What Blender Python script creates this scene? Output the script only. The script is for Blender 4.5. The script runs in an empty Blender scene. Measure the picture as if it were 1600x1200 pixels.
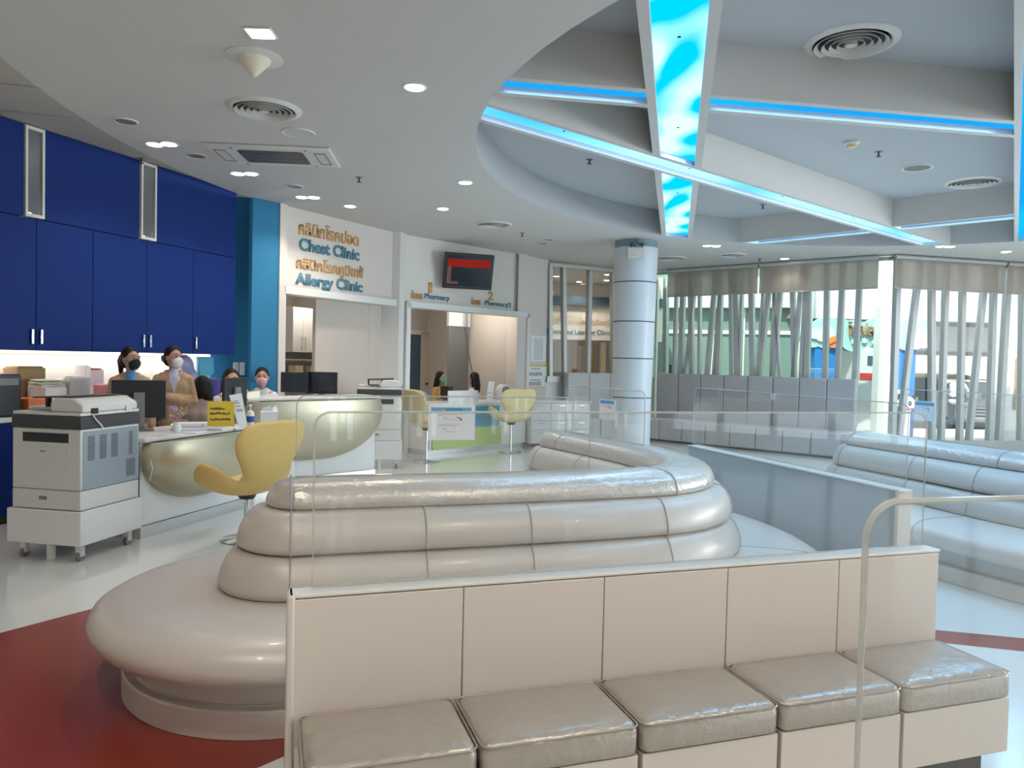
import bpy, bmesh, math, random
from mathutils import Vector as V, Matrix, geometry

# ------------------------------------------------------------------ camera, world, exposure
S = bpy.context.scene
C = S.collection
random.seed(7)
F, EYE, PITCH, ROLL, CZ = 1170.0, 1.55, math.atan(37 / 1170), 0.024, 3.55
_R0, _U0, _FW = V((1, 0, 0)), V((0, math.sin(PITCH), math.cos(PITCH))), V((0, math.cos(PITCH), -math.sin(PITCH)))
_R = math.cos(ROLL) * _R0 + math.sin(ROLL) * _U0
_U = math.cos(ROLL) * _U0 - math.sin(ROLL) * _R0
cam = bpy.data.cameras.new('camera')
cam.sensor_width = 36.0
cam.lens = 36.0 * F / 1600.0
cam.clip_start, cam.clip_end = 0.05, 200
camo = bpy.data.objects.new('camera', cam)
C.objects.link(camo)
_m = Matrix((_R, _U, -_FW)).transposed().to_4x4()
_m.translation = V((0, 0, EYE))
camo.matrix_world = _m
S.camera = camo

S.view_settings.view_transform = 'Standard'
S.view_settings.look = 'None'
S.view_settings.gamma = 1
S.view_settings.use_curve_mapping = False
S.view_settings.exposure = 0.0

W = bpy.data.worlds.new('world')
S.world = W
W.use_nodes = True
W.node_tree.nodes['Background'].inputs[0].default_value = (0.78, 0.91, 1.0, 1)
W.node_tree.nodes['Background'].inputs[1].default_value = 2.6
_s = bpy.data.lights.new('sun', 'SUN')
_s.energy, _s.angle, _s.color = 6.0, 0.03, (1, 0.96, 0.88)
suno = bpy.data.objects.new('sun', _s)
C.objects.link(suno)
suno.rotation_euler = (math.radians(40), 0, math.radians(-28))
S.cycles.max_bounces = 10
S.cycles.diffuse_bounces = 5
S.cycles.glossy_bounces = 4
S.cycles.transparent_max_bounces = 24
S.cycles.caustics_reflective = False
S.cycles.caustics_refractive = False
S.cycles.sample_clamp_indirect = 4.0
S.cycles.use_denoising = True


def window_light(name, c, look, sx, sy, e, col=(0.9, 0.97, 1.0), spread=math.pi):
    l = bpy.data.lights.new(name, 'AREA')
    l.shape, l.size, l.size_y, l.energy, l.color = 'RECTANGLE', sx, sy, e, col
    l.spread = spread
    o = bpy.data.objects.new(name, l)
    C.objects.link(o)
    o.location = c
    o.rotation_euler = (V(look) - V(c)).to_track_quat('-Z', 'Y').to_euler()
    return o


# daylight entering through the glazed sides of the lobby
window_light('daylight_street_side', (11.75, 6.4, 1.9), (4.2, 6.0, -0.3), 6.0, 2.4, 270, (0.86, 0.94, 1.0), 1.9)


# ------------------------------------------------------------------ projection helpers (pixel -> point on a known plane)
def ray(x, y):
    return _FW + _R * ((x - 800) / F) - _U * ((y - 600) / F)


def atz(x, y, z):
    d = ray(x, y)
    return V((0, 0, EYE)) + d * ((z - EYE) / d.z)


def atY(x, y, Y):
    d = ray(x, y)
    return V((0, 0, EYE)) + d * (Y / d.y)


def onl(x, y, a, b):
    d = ray(x, y)
    a, b = V(a), V(b)
    n = V((-(b - a).y, (b - a).x))
    return V((0, 0, EYE)) + d * (a.dot(n) / (d.x * n.x + d.y * n.y))


def sl(x, y, a, b):                       # (distance along wall a->b, height)
    p = onl(x, y, a, b)
    return ((p.xy - V(a)).dot((V(b) - V(a)).normalized()), p.z)


# ------------------------------------------------------------------ materials
def mat(name, col, rough=0.5, metal=0.0, spec=0.5, coat=0.0, noise=0.0, nscale=6.0, bump=0.0, bscale=40.0,
        emit=None, estr=0.0, trans=0.0, alpha=1.0):
    m = bpy.data.materials.new(name)
    m.use_nodes = True
    n, l = m.node_tree.nodes, m.node_tree.links
    b = n['Principled BSDF']
    b.inputs['Base Color'].default_value = (*col, 1)
    b.inputs['Roughness'].default_value = rough
    b.inputs['Metallic'].default_value = metal
    b.inputs['Specular IOR Level'].default_value = spec
    b.inputs['Coat Weight'].default_value = coat
    b.inputs['Coat Roughness'].default_value = 0.08
    if trans: b.inputs['Transmission Weight'].default_value = trans
    if alpha < 1: b.inputs['Alpha'].default_value = alpha
    if emit:
        b.inputs['Emission Color'].default_value = (*emit, 1)
        b.inputs['Emission Strength'].default_value = estr
    tc = n.new('ShaderNodeTexCoord')
    if noise:
        t = n.new('ShaderNodeTexNoise')
        t.inputs['Scale'].default_value = nscale
        t.inputs['Detail'].default_value = 4
        l.new(tc.outputs['Object'], t.inputs['Vector'])
        mx = n.new('ShaderNodeMix')
        mx.data_type = 'RGBA'
        mx.inputs[6].default_value = (*[c * (1 - noise) for c in col], 1)
        mx.inputs[7].default_value = (*[min(1, c * (1 + noise)) for c in col], 1)
        l.new(t.outputs[0], mx.inputs[0])
        l.new(mx.outputs[2], b.inputs['Base Color'])
    if bump:
        t2 = n.new('ShaderNodeTexNoise')
        t2.inputs['Scale'].default_value = bscale
        t2.inputs['Detail'].default_value = 3
        t2.inputs['Distortion'].default_value = 0.6
        l.new(tc.outputs['Object'], t2.inputs['Vector'])
        bp = n.new('ShaderNodeBump')
        bp.inputs['Strength'].default_value = bump
        bp.inputs['Distance'].default_value = 0.02
        l.new(t2.outputs[0], bp.inputs['Height'])
        l.new(bp.outputs[0], b.inputs['Normal'])
    return m


def glassmat(name, tint=(0.97, 0.98, 0.97), ior=1.45, rough=0.0, gain=1.0, milk=0.0):
    m = bpy.data.materials.new(name)
    m.use_nodes = True
    n, l = m.node_tree.nodes, m.node_tree.links
    n.clear()
    out = n.new('ShaderNodeOutputMaterial')
    tr = n.new('ShaderNodeBsdfTransparent')
    tr.inputs[0].default_value = (*tint, 1)
    gl = n.new('ShaderNodeBsdfGlossy')
    gl.inputs['Roughness'].default_value = rough
    lw = n.new('ShaderNodeLayerWeight')   # Schlick reflectance, the same on both faces of the sheet
    lw.inputs['Blend'].default_value = 0.5
    pw = n.new('ShaderNodeMath')
    pw.operation = 'POWER'
    pw.inputs[1].default_value = 5.0
    l.new(lw.outputs['Facing'], pw.inputs[0])
    f0 = ((ior - 1) / (ior + 1)) ** 2
    mu = n.new('ShaderNodeMath')
    mu.operation = 'MULTIPLY_ADD'
    mu.inputs[1].default_value = (1 - f0) * gain
    mu.inputs[2].default_value = f0 * gain
    mu.use_clamp = True
    l.new(pw.outputs[0], mu.inputs[0])
    mx = n.new('ShaderNodeMixShader')
    l.new(mu.outputs[0], mx.inputs[0])
    base = tr.outputs[0]
    if milk:
        df = n.new('ShaderNodeBsdfDiffuse')
        df.inputs[0].default_value = (0.85, 0.87, 0.85, 1)
        m2 = n.new('ShaderNodeMixShader')
        m2.inputs[0].default_value = milk
        l.new(tr.outputs[0], m2.inputs[1])
        l.new(df.outputs[0], m2.inputs[2])
        base = m2.outputs[0]
    l.new(base, mx.inputs[1])
    l.new(gl.outputs[0], mx.inputs[2])
    l.new(mx.outputs[0], out.inputs[0])
    return m


def fabricmat(name, col, tcol, k):        # roller-blind cloth: part of the light goes through
    m = bpy.data.materials.new(name)
    m.use_nodes = True
    n, l = m.node_tree.nodes, m.node_tree.links
    n.clear()
    out = n.new('ShaderNodeOutputMaterial')
    d = n.new('ShaderNodeBsdfDiffuse')
    d.inputs[0].default_value = (*col, 1)
    t = n.new('ShaderNodeBsdfTranslucent')
    t.inputs[0].default_value = (*tcol, 1)
    x = n.new('ShaderNodeBsdfTransparent')
    mx = n.new('ShaderNodeMixShader')
    mx.inputs[0].default_value = k
    l.new(d.outputs[0], mx.inputs[1])
    l.new(t.outputs[0], mx.inputs[2])
    m2 = n.new('ShaderNodeMixShader')
    m2.inputs[0].default_value = 0.2
    l.new(mx.outputs[0], m2.inputs[1])
    l.new(x.outputs[0], m2.inputs[2])
    l.new(m2.outputs[0], out.inputs[0])
    return m


def lampmat(name, col, s):
    m = bpy.data.materials.new(name)
    m.use_nodes = True
    n, l = m.node_tree.nodes, m.node_tree.links
    n.clear()
    out = n.new('ShaderNodeOutputMaterial')
    e = n.new('ShaderNodeEmission')
    e.inputs[0].default_value = (*col, 1)
    e.inputs[1].default_value = s
    l.new(e.outputs[0], out.inputs[0])
    return m


def covemat(name, lo, hi, s_lo, s_hi, scale, seed, thr=0.5):   # acrylic light panel with tubes showing through in places
    m = bpy.data.materials.new(name)
    m.use_nodes = True
    n, l = m.node_tree.nodes, m.node_tree.links
    n.clear()
    out = n.new('ShaderNodeOutputMaterial')
    tc = n.new('ShaderNodeTexCoord')
    mp = n.new('ShaderNodeMapping')
    mp.inputs['Scale'].default_value = scale
    mp.inputs['Location'].default_value = (seed, seed * 0.7, 0)
    l.new(tc.outputs['Object'], mp.inputs[0])
    t = n.new('ShaderNodeTexNoise')
    t.inputs['Scale'].default_value = 1.0
    t.inputs['Detail'].default_value = 0.5
    l.new(mp.outputs[0], t.inputs['Vector'])
    rp = n.new('ShaderNodeMapRange')
    rp.inputs['From Min'].default_value = thr - 0.07
    rp.inputs['From Max'].default_value = thr + 0.09
    l.new(t.outputs[0], rp.inputs['Value'])
    mx = n.new('ShaderNodeMix')
    mx.data_type = 'RGBA'
    mx.inputs[6].default_value = (*lo, 1)
    mx.inputs[7].default_value = (*hi, 1)
    l.new(rp.outputs[0], mx.inputs[0])
    mr = n.new('ShaderNodeMapRange')
    mr.inputs['To Min'].default_value = s_lo
    mr.inputs['To Max'].default_value = s_hi
    l.new(rp.outputs[0], mr.inputs['Value'])
    e = n.new('ShaderNodeEmission')
    l.new(mx.outputs[2], e.inputs[0])
    l.new(mr.outputs[0], e.inputs[1])
    l.new(e.outputs[0], out.inputs[0])
    return m


M = dict(
    ceil=mat('ceiling_paint', (0.615, 0.60, 0.575), 0.9, noise=0.02, nscale=2),
    tile=mat('ceiling_tile', (0.47, 0.45, 0.41), 0.95, noise=0.05, nscale=20),  # darkened: the weaker light near the wall is put into this colour
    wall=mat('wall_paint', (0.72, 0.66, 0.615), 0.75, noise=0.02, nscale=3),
    wall_lit=mat('wall_white', (0.8, 0.76, 0.70), 0.7, noise=0.02, nscale=3),  # lighter copy of the wall paint for walls standing in brighter light
    white=mat('white_lacquer', (0.78, 0.77, 0.75), 0.35),
    floor=mat('epoxy_floor', (0.77, 0.755, 0.70), 0.12, coat=0.3, noise=0.04, nscale=1.2),
    red=mat('red_floor', (0.27, 0.045, 0.032), 0.22, spec=0.3, noise=0.05, nscale=2),
    navy=mat('navy_laminate', (0.006, 0.026, 0.16), 0.5, spec=0.14, noise=0.03, nscale=2),
    navy2=mat('navy_recess', (0.008, 0.02, 0.09), 0.6),
    teal=mat('blue_paint', (0.026, 0.19, 0.36), 0.6, spec=0.25, noise=0.02, nscale=3),
    lam=mat('cream_laminate', (0.63, 0.56, 0.50), 0.4, noise=0.015, nscale=3),
    lamgrey=mat('blue_grey_lit_laminate', (0.33, 0.40, 0.45), 0.45, noise=0.02, nscale=2),  # blue light of the ceiling channels is put into this laminate's colour
    vinyl=mat('silver_vinyl', (0.60, 0.54, 0.48), 0.42, metal=0.15, coat=0.12, noise=0.04, nscale=4, bump=0.06, bscale=14),
    crinkle=mat('crinkled_silver_vinyl', (0.64, 0.585, 0.53), 0.3, metal=0.35, coat=0.25, noise=0.05, nscale=4, bump=0.35, bscale=22),
    dvinyl=mat('taupe_silver_vinyl', (0.40, 0.36, 0.31), 0.3, metal=0.3, coat=0.2, noise=0.07, nscale=5, bump=0.4, bscale=18),
    gvinyl=mat('grey_vinyl', (0.42, 0.41, 0.41), 0.45, noise=0.03, nscale=4),
    lvinyl=mat('pale_grey_vinyl', (0.55, 0.56, 0.55), 0.45, noise=0.03, nscale=4),
    pipe=mat('piping_vinyl', (0.42, 0.39, 0.36), 0.4, metal=0.15),
    gap=mat('dark_gap', (0.05, 0.045, 0.04), 0.8),
    steel=mat('brushed_steel', (0.55, 0.56, 0.57), 0.3, metal=0.9, bump=0.02, bscale=80),
    chrome=mat('chrome', (0.75, 0.76, 0.77), 0.12, metal=1.0),
    satin=mat('satin_champagne_metal', (0.48, 0.44, 0.32), 0.34, metal=0.6, noise=0.03, nscale=3),
    alu=mat('grey_aluminium', (0.50, 0.52, 0.51), 0.4, metal=0.35, noise=0.02, nscale=5),
    alud=mat('dark_grey_aluminium', (0.36, 0.38, 0.37), 0.4, metal=0.35),
    yel=mat('yellow_upholstery', (0.68, 0.47, 0.15), 0.6, noise=0.04, nscale=8, bump=0.05, bscale=120),
    cream=mat('cream_upholstery', (0.72, 0.58, 0.30), 0.6, noise=0.04, nscale=8, bump=0.05, bscale=120),
    plast=mat('off_white_plastic', (0.70, 0.68, 0.64), 0.45),
    plastg=mat('blue_grey_plastic', (0.30, 0.36, 0.40), 0.5),
    black=mat('black_plastic', (0.014, 0.015, 0.017), 0.4),
    dark=mat('dark_grey_plastic', (0.05, 0.05, 0.055), 0.5),
    screen=mat('dark_screen', (0.012, 0.016, 0.024), 0.12),
    greyp=mat('grey_plastic', (0.20, 0.20, 0.20), 0.5),
    paper=mat('paper', (0.85, 0.85, 0.86), 0.8),
    papershade=mat('greyed_paper', (0.6, 0.6, 0.66), 0.8),
    ink=mat('black_ink', (0.04, 0.04, 0.05), 0.8),
    gink=mat('grey_ink', (0.3, 0.3, 0.32), 0.8),
    blueink=mat('blue_ink', (0.14, 0.42, 0.66), 0.7),
    dblue=mat('deep_blue_ink', (0.02, 0.10, 0.30), 0.7),
    yelcard=mat('yellow_card', (0.80, 0.60, 0.06), 0.7),
    gold=mat('gold_lettering', (0.70, 0.41, 0.16), 0.55),
    tealtx=mat('teal_lettering', (0.10, 0.27, 0.36), 0.55),
    cyanp=mat('cyan_panel', (0.03, 0.30, 0.50), 0.4),
    greenp=mat('lime_panel', (0.40, 0.52, 0.16), 0.45),
    skin=mat('skin', (0.52, 0.30, 0.21), 0.55),
    hair=mat('black_hair', (0.010, 0.008, 0.008), 0.6, spec=0.25, bump=0.3, bscale=60),
    eye=mat('eye_dark', (0.02, 0.015, 0.012), 0.3),
    beige=mat('beige_cardigan', (0.50, 0.33, 0.19), 0.85, bump=0.1, bscale=150),
    shirtb=mat('blue_shirt', (0.12, 0.32, 0.58), 0.8),
    shirtl=mat('lilac_shirt', (0.62, 0.60, 0.74), 0.8),
    taupe=mat('taupe_top', (0.34, 0.29, 0.25), 0.85),
    mustard=mat('mustard_top', (0.55, 0.34, 0.09), 0.85),
    whitec=mat('white_cloth', (0.72, 0.72, 0.75), 0.85),
    jeans=mat('dark_blue_trousers', (0.02, 0.03, 0.06), 0.85),
    greyt=mat('grey_trousers', (0.12, 0.12, 0.13), 0.85),
    maskb=mat('black_mask', (0.015, 0.015, 0.018), 0.8),
    maskw=mat('white_mask', (0.8, 0.8, 0.78), 0.8),
    maskp=mat('pink_mask', (0.72, 0.42, 0.48), 0.8),
    maskg=mat('green_mask', (0.12, 0.50, 0.36), 0.8),
    pink=mat('pink_plastic', (0.80, 0.32, 0.36), 0.5),
    redp=mat('red_plastic', (0.6, 0.05, 0.04), 0.45),
    orange=mat('orange_plastic', (0.80, 0.20, 0.06), 0.5),
    purple=mat('purple_plastic', (0.05, 0.04, 0.26), 0.5),
    kraft=mat('kraft_cardboard', (0.40, 0.26, 0.12), 0.85, noise=0.06, nscale=14),
    lilac=mat('lilac_plastic_bag', (0.36, 0.36, 0.52), 0.4, bump=0.6, bscale=18),
    skyblue=mat('sky_blue_cloth', (0.12, 0.48, 0.66), 0.7),
    wood=mat('orange_wood', (0.50, 0.24, 0.08), 0.5, noise=0.12, nscale=10),
    doorblue=mat('slate_blue_door', (0.07, 0.12, 0.17), 0.5),
    taupew=mat('taupe_wall', (0.48, 0.43, 0.38), 0.8),
    roomw=mat('room_wall', (0.60, 0.54, 0.48), 0.8),
    concrete=mat('outside_concrete', (0.36, 0.345, 0.31), 0.9, noise=0.1, nscale=4),
    outw=mat('outside_white_render', (0.80, 0.79, 0.76), 0.85, noise=0.03, nscale=2),
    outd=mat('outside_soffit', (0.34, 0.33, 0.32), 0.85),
    outy=mat('outside_cream_render', (0.82, 0.70, 0.48), 0.85),
    stone=mat('white_edging_stone', (0.62, 0.62, 0.60), 0.9, noise=0.15, nscale=10, bump=0.5, bscale=8),
    grass=mat('grass', (0.12, 0.20, 0.05), 0.95, noise=0.3, nscale=30, bump=0.5, bscale=60),
    archb=mat('arch_blue', (0.03, 0.22, 0.58), 0.5),
    archd=mat('arch_deep_blue', (0.03, 0.08, 0.32), 0.5),
    cloudm=mat('cloud_mint', (0.42, 0.66, 0.66), 0.6),
    cloudw=mat('cloud_white', (0.72, 0.82, 0.84), 0.6),
    planet=mat('planet_orange', (0.80, 0.28, 0.06), 0.6),
    magenta=mat('planet_ring_magenta', (0.35, 0.05, 0.16), 0.6),
    brownl=mat('brown_sign_letters', (0.45, 0.24, 0.14), 0.6),
    carb=mat('black_car_paint', (0.008, 0.008, 0.010), 0.3, spec=0.15),
    carw=mat('silver_car_paint', (0.55, 0.56, 0.58), 0.2, coat=0.8),
    carg=mat('car_window', (0.012, 0.015, 0.02), 0.15, spec=0.25),
    rubber=mat('black_rubber', (0.02, 0.02, 0.02), 0.8),
    tail=mat('red_tail_lamp', (0.65, 0.02, 0.02), 0.2, emit=(1, 0.05, 0.05), estr=0.4),
    greenglass=mat('green_tinted_wall', (0.20, 0.29, 0.26), 0.3),
    acry=glassmat('clear_acrylic', (0.985, 0.99, 0.985), 1.45, 0.0, 1.15, 0.02),
    edge=glassmat('acrylic_edge', (0.80, 0.78, 0.74), 1.5, 0.1, 0.7, 0.38),
    pane=glassmat('window_glass', (0.94, 0.96, 0.955), 1.5),
    greenpane=glassmat('green_window_glass', (0.82, 0.90, 0.86), 1.5, gain=1.3),
    frost=glassmat('frosted_niche_glass', (0.5, 0.52, 0.54), 1.5, 0.3, 1.0, 0.14),
    blind=fabricmat('roller_blind_cloth', (0.62, 0.56, 0.50), (0.60, 0.54, 0.47), 0.45),
    lampw=lampmat('downlight_glow', (1.0, 0.96, 0.90), 14),
    tubew=lampmat('under_cabinet_glow', (1.0, 0.93, 0.84), 5),
    col=mat('column_panel', (0.62, 0.64, 0.65), 0.35),
    colcap=mat('column_cap', (0.20, 0.30, 0.35), 0.6),
)


# ------------------------------------------------------------------ mesh builder
class MB:
    def __init__(s):
        s.v, s.f, s.T = [], [], Matrix()

    def add(s, vs, fs):
        b = len(s.v)
        s.v += [s.T @ V(v) for v in vs]
        s.f += [tuple(b + i for i in f) for f in fs]
        return s

    def box(s, a, b):
        x0, y0, z0 = a
        x1, y1, z1 = b
        return s.add([(x0, y0, z0), (x1, y0, z0), (x1, y1, z0), (x0, y1, z0), (x0, y0, z1), (x1, y0, z1), (x1, y1, z1), (x0, y1, z1)],
                     [(0, 3, 2, 1), (4, 5, 6, 7), (0, 1, 5, 4), (1, 2, 6, 5), (2, 3, 7, 6), (3, 0, 4, 7)])

    def loft(s, rings, caps=True, closed=True):
        n = len(rings[0])
        vs = [p for r in rings for p in r]
        fs = []
        for i in range(len(rings) - 1):
            for j in range(n if closed else n - 1):
                k = (j + 1) % n
                fs.append((i * n + j, i * n + k, (i + 1) * n + k, (i + 1) * n + j))
        if caps:
            fs.append(tuple(range(n - 1, -1, -1)))
            fs.append(tuple((len(rings) - 1) * n + j for j in range(n)))
        return s.add(vs, fs)

    def cyl(s, p, q, r0, r1=None, n=16):
        p, q = V(p), V(q)
        r1 = r0 if r1 is None else r1
        z = (q - p).normalized()
        x = z.orthogonal().normalized()
        y = z.cross(x)
        rg = lambda c, r: [c + x * (r * math.cos(2 * math.pi * i / n)) + y * (r * math.sin(2 * math.pi * i / n)) for i in range(n)]
        return s.loft([rg(p, r0), rg(q, r1)])

    def tube(s, pts, r, n=8, loop=False):
        pts = [V(p) for p in pts]
        rings = []
        x = None
        N = len(pts)
        for i, p in enumerate(pts):
            a, b = (pts[(i - 1) % N], pts[(i + 1) % N]) if loop else (pts[max(0, i - 1)], pts[min(N - 1, i + 1)])
            t = (b - a).normalized()
            x = t.orthogonal().normalized() if x is None else (x - t * x.dot(t)).normalized()
            y = t.cross(x)
            rr = r[i] if isinstance(r, (list, tuple)) else r
            rings.append([p + x * (rr * math.cos(2 * math.pi * j / n)) + y * (rr * math.sin(2 * math.pi * j / n)) for j in range(n)])
        if loop:
            rings.append(rings[0])
        return s.loft(rings, caps=not loop)

    def lathe(s, prof, c=(0, 0, 0), n=32, ring=False):
        c = V(c)
        if ring: prof = list(prof) + [prof[0]]
        return s.loft([[c + V((r * math.cos(2 * math.pi * j / n), r * math.sin(2 * math.pi * j / n), z)) for j in range(n)] for r, z in prof], caps=not ring)

    def prism(s, poly, z0, z1):
        return s.loft([[(x, y, z0) for x, y in poly], [(x, y, z1) for x, y in poly]])

    def plate(s, poly, y0, y1):           # outline in x/z, thickness in y
        return s.loft([[(x, y0, z) for x, z in poly], [(x, y1, z) for x, z in poly]])

    def ell(s, c, r, n=16, m=10):
        c = V(c)
        r = (r, r, r) if not isinstance(r, (tuple, list)) else r
        rings = []
        for i in range(m + 1):
            a = math.pi * (0.001 + 0.998 * i / m)
            rings.append([c + V((r[0] * math.sin(a) * math.cos(2 * math.pi * j / n), r[1] * math.sin(a) * math.sin(2 * math.pi * j / n), -r[2] * math.cos(a))) for j in range(n)])
        return s.loft(rings)

    def cap(s, p, q, r0, r1=None, n=12):  # capsule for organic bodies
        r1 = r0 if r1 is None else r1
        s.cyl(p, q, r0, r1, n)
        s.ell(p, r0, n, 8)
        return s.ell(q, r1, n, 8)

    def build(s, name, m, parent=None, ang=35, bev=0.0, seg=2):
        me = bpy.data.meshes.new(name)
        me.from_pydata([tuple(v) for v in s.v], [], s.f)
        bm = bmesh.new()
        bm.from_mesh(me)
        bmesh.ops.recalc_face_normals(bm, faces=bm.faces)
        bm.to_mesh(me)
        bm.free()
        me.polygons.foreach_set('use_smooth', [True] * len(me.polygons))
        me.set_sharp_from_angle(angle=math.radians(ang))
        me.materials.append(m if not isinstance(m, str) else M[m])
        o = bpy.data.objects.new(name, me)
        C.objects.link(o)
        if parent: o.parent = parent
        if bev:
            b = o.modifiers.new('bevel', 'BEVEL')
            b.width, b.segments, b.limit_method, b.angle_limit = bev, seg, 'ANGLE', math.radians(40)
        return o


def tag(o, label=None, cat=None, group=None, kind=None):
    if label: o['label'] = label
    if cat: o['category'] = cat
    if group: o['group'] = group
    if kind: o['kind'] = kind
    return o


def thing(name, label, cat, loc=(0, 0, 0), rz=0.0, group=None):
    o = bpy.data.objects.new(name, None)
    o.empty_display_size = 0.1
    C.objects.link(o)
    o.location, o.rotation_euler = loc, (0, 0, rz)
    return tag(o, label, cat, group, 'thing')


def struct(name, mb, m, **k):
    return tag(mb.build(name, m, **k), kind='structure')


def put(o, a, b, s=0.0, off=0.0, z=0.0):  # place on wall a->b: s along it, off towards the room, local x along, y into wall
    d = (V(b) - V(a)).normalized()
    n = V((d.y, -d.x))
    p = V(a) + d * s + n * off
    o.location = (p.x, p.y, z)
    o.rotation_euler = (0, 0, math.atan2(d.y, d.x))
    return o


def box(a, b): return MB().box(a, b)


def copy_tree(o, parent=None):
    c = o.copy()
    C.objects.link(c)
    if parent: c.parent = parent
    for ch in [k for k in bpy.data.objects if k.parent == o]:
        copy_tree(ch, c)
    return c


def text_mesh(name, body, m, w=None, h=None, size=1.0, bold=0.0, depth=0.01, parent=None):
    cu = bpy.data.curves.new(name, 'FONT')
    cu.body, cu.size, cu.extrude, cu.offset, cu.resolution_u = body, size, 0.0, bold, 4
    t = bpy.data.objects.new(name, cu)
    C.objects.link(t)
    bpy.context.view_layer.update()
    me = bpy.data.meshes.new_from_object(t.evaluated_get(bpy.context.evaluated_depsgraph_get()))
    bpy.data.objects.remove(t)
    xs, ys = [v.co.x for v in me.vertices], [v.co.y for v in me.vertices]
    kx = w / (max(xs) - min(xs)) if w else 1
    ky = h / (max(ys) - min(ys)) if h else kx
    bm = bmesh.new()
    bm.from_mesh(me)
    x0, y0 = min(xs), min(ys)
    for v in bm.verts:                    # stand the letters up: x along, z up
        v.co = V(((v.co.x - x0) * kx, 0.0, (v.co.y - y0) * ky))
    r = bmesh.ops.extrude_face_region(bm, geom=bm.faces[:])
    for v in [g for g in r['geom'] if isinstance(g, bmesh.types.BMVert)]:
        v.co.y -= depth
    bmesh.ops.recalc_face_normals(bm, faces=bm.faces)
    bm.to_mesh(me)
    bm.free()
    me.materials.clear()
    me.materials.append(M[m])
    o = bpy.data.objects.new(name, me)
    C.objects.link(o)
    if parent: o.parent = parent
    return o


def rrect(x0, z0, x1, z1, r, n=6, corners='tl tr bl br'):
    P = []
    for key, cx, cz, a in (('br', x1 - r, z0 + r, -90), ('tr', x1 - r, z1 - r, 0), ('tl', x0 + r, z1 - r, 90), ('bl', x0 + r, z0 + r, 180)):
        if key in corners:
            P += [(cx + r * math.cos(math.radians(a + 90 * i / n)), cz + r * math.sin(math.radians(a + 90 * i / n))) for i in range(n + 1)]
        else:
            P.append({'br': (x1, z0), 'tr': (x1, z1), 'tl': (x0, z1), 'bl': (x0, z0)}[key])
    return P

# ------------------------------------------------------------------ the setting
PA, PM, PB, PC, PD = (-3.11, 9.98), (-1.88, 12.03), (0.07, 14.07), (0.67, 14.95), (2.9, 16.3)
PE, PG = (6.55, 13.15), (10.6, 14.1)
CA, CB = (-4.59, 6.7), (-3.54, 9.54)      # front line of the navy cabinets
CC, RI, RO = V((4.81, 7.16)), 5.2, 8.6    # centre of the round ceiling


def arc(r, a0, a1, n):
    return [(CC.x + r * math.cos(math.radians(a0 + (a1 - a0) * i / n)), CC.y + r * math.sin(math.radians(a0 + (a1 - a0) * i / n))) for i in range(n + 1)]


def wallbox(name, a, b, s0, s1, z0, z1, off0=0.0, off1=-0.12, m='wall', par=None):
    o = box((s0, -off0, z0), (s1, -off1, z1)).build(name, m, par)
    if not par: tag(o, kind='structure')
    return put(o, a, b)


def L(a, b): return (V(b) - V(a)).length


struct('floor', MB().prism([(-7, -5), (9.2, -5), (12.4, 2.9), (11.6, 9), PG, PE, PD, (3.4, 20.2), (-4, 20.2), (-4.6, 10), (-7, 3)], -0.12, 0), 'floor')
red_lo = [(-2.4, 1.2), (-1.6, 2.05), (-0.92, 2.76), (-0.4, 3.35), (0.6, 3.95), (1.7, 4.25), (2.5, 4.22), (2.95, 4.10), (3.6, 3.8), (4.4, 3.2)]
red_hi = [(4.5, 3.45), (3.7, 4.05), (3.05, 4.31), (2.57, 4.42), (1.6, 4.55), (0.4, 4.75), (-1.2, 4.85), (-2.0, 4.7), (-2.47, 4.46), (-2.75, 4.02), (-3.3, 2.9), (-3.4, 1.4)]
struct('floor_inlay', MB().prism(red_lo + red_hi, 0.0, 0.003), 'red')

# white round ceiling with its round opening
outer = arc(RO, 161, 330, 60) + [(12.4, 4), (11.8, 9), (10.75, 14.2), (6.6, 13.3), (3.0, 16.45), (0.6, 15.15), (-0.05, 14.2), (-2.0, 12.15), (-3.2, 10.1)]
inner = arc(RI, 0, 360, 96)[:-1]
tri = geometry.tessellate_polygon([[V((x, y, 0)) for x, y in outer], [V((x, y, 0)) for x, y in inner]])
mb = MB().add([(x, y, CZ) for x, y in outer + inner], tri)
ce = struct('ceiling', mb, 'ceil')
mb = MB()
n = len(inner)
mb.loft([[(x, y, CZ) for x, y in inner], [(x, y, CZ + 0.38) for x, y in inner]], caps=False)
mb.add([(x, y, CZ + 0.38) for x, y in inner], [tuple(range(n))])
struct('ceiling_recess', mb, mat('recess_shade_paint', (0.46, 0.475, 0.49), 0.9, noise=0.02, nscale=2))  # darker than the ceiling paint: shade of the recess put into its colour
tl = arc(RO - 0.08, 160, 330, 60) + [(13, -5.4), (-7.2, -5.4), (-7.2, 3), (-5.2, 6.2), (-3.95, 9.9)]
struct('ceiling_tiles', MB().prism(tl, CZ + 0.06, CZ + 0.12), 'tile')
edge = MB()                                # thin grey strips for the joints of the tile grid above the counter
for k in range(7):
    p0 = V((-3.75, 4.4 + 0.8 * k, 0))
    edge.add([(-5.4, 3.9 + 0.8 * k, CZ + 0.058), (-3.3, 4.5 + 0.8 * k, CZ + 0.058), (-3.3, 4.515 + 0.8 * k, CZ + 0.058), (-5.4, 3.915 + 0.8 * k, CZ + 0.058)], [(0, 1, 2, 3)])
struct('ceiling_tile_joints', edge, 'alud')

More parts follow.
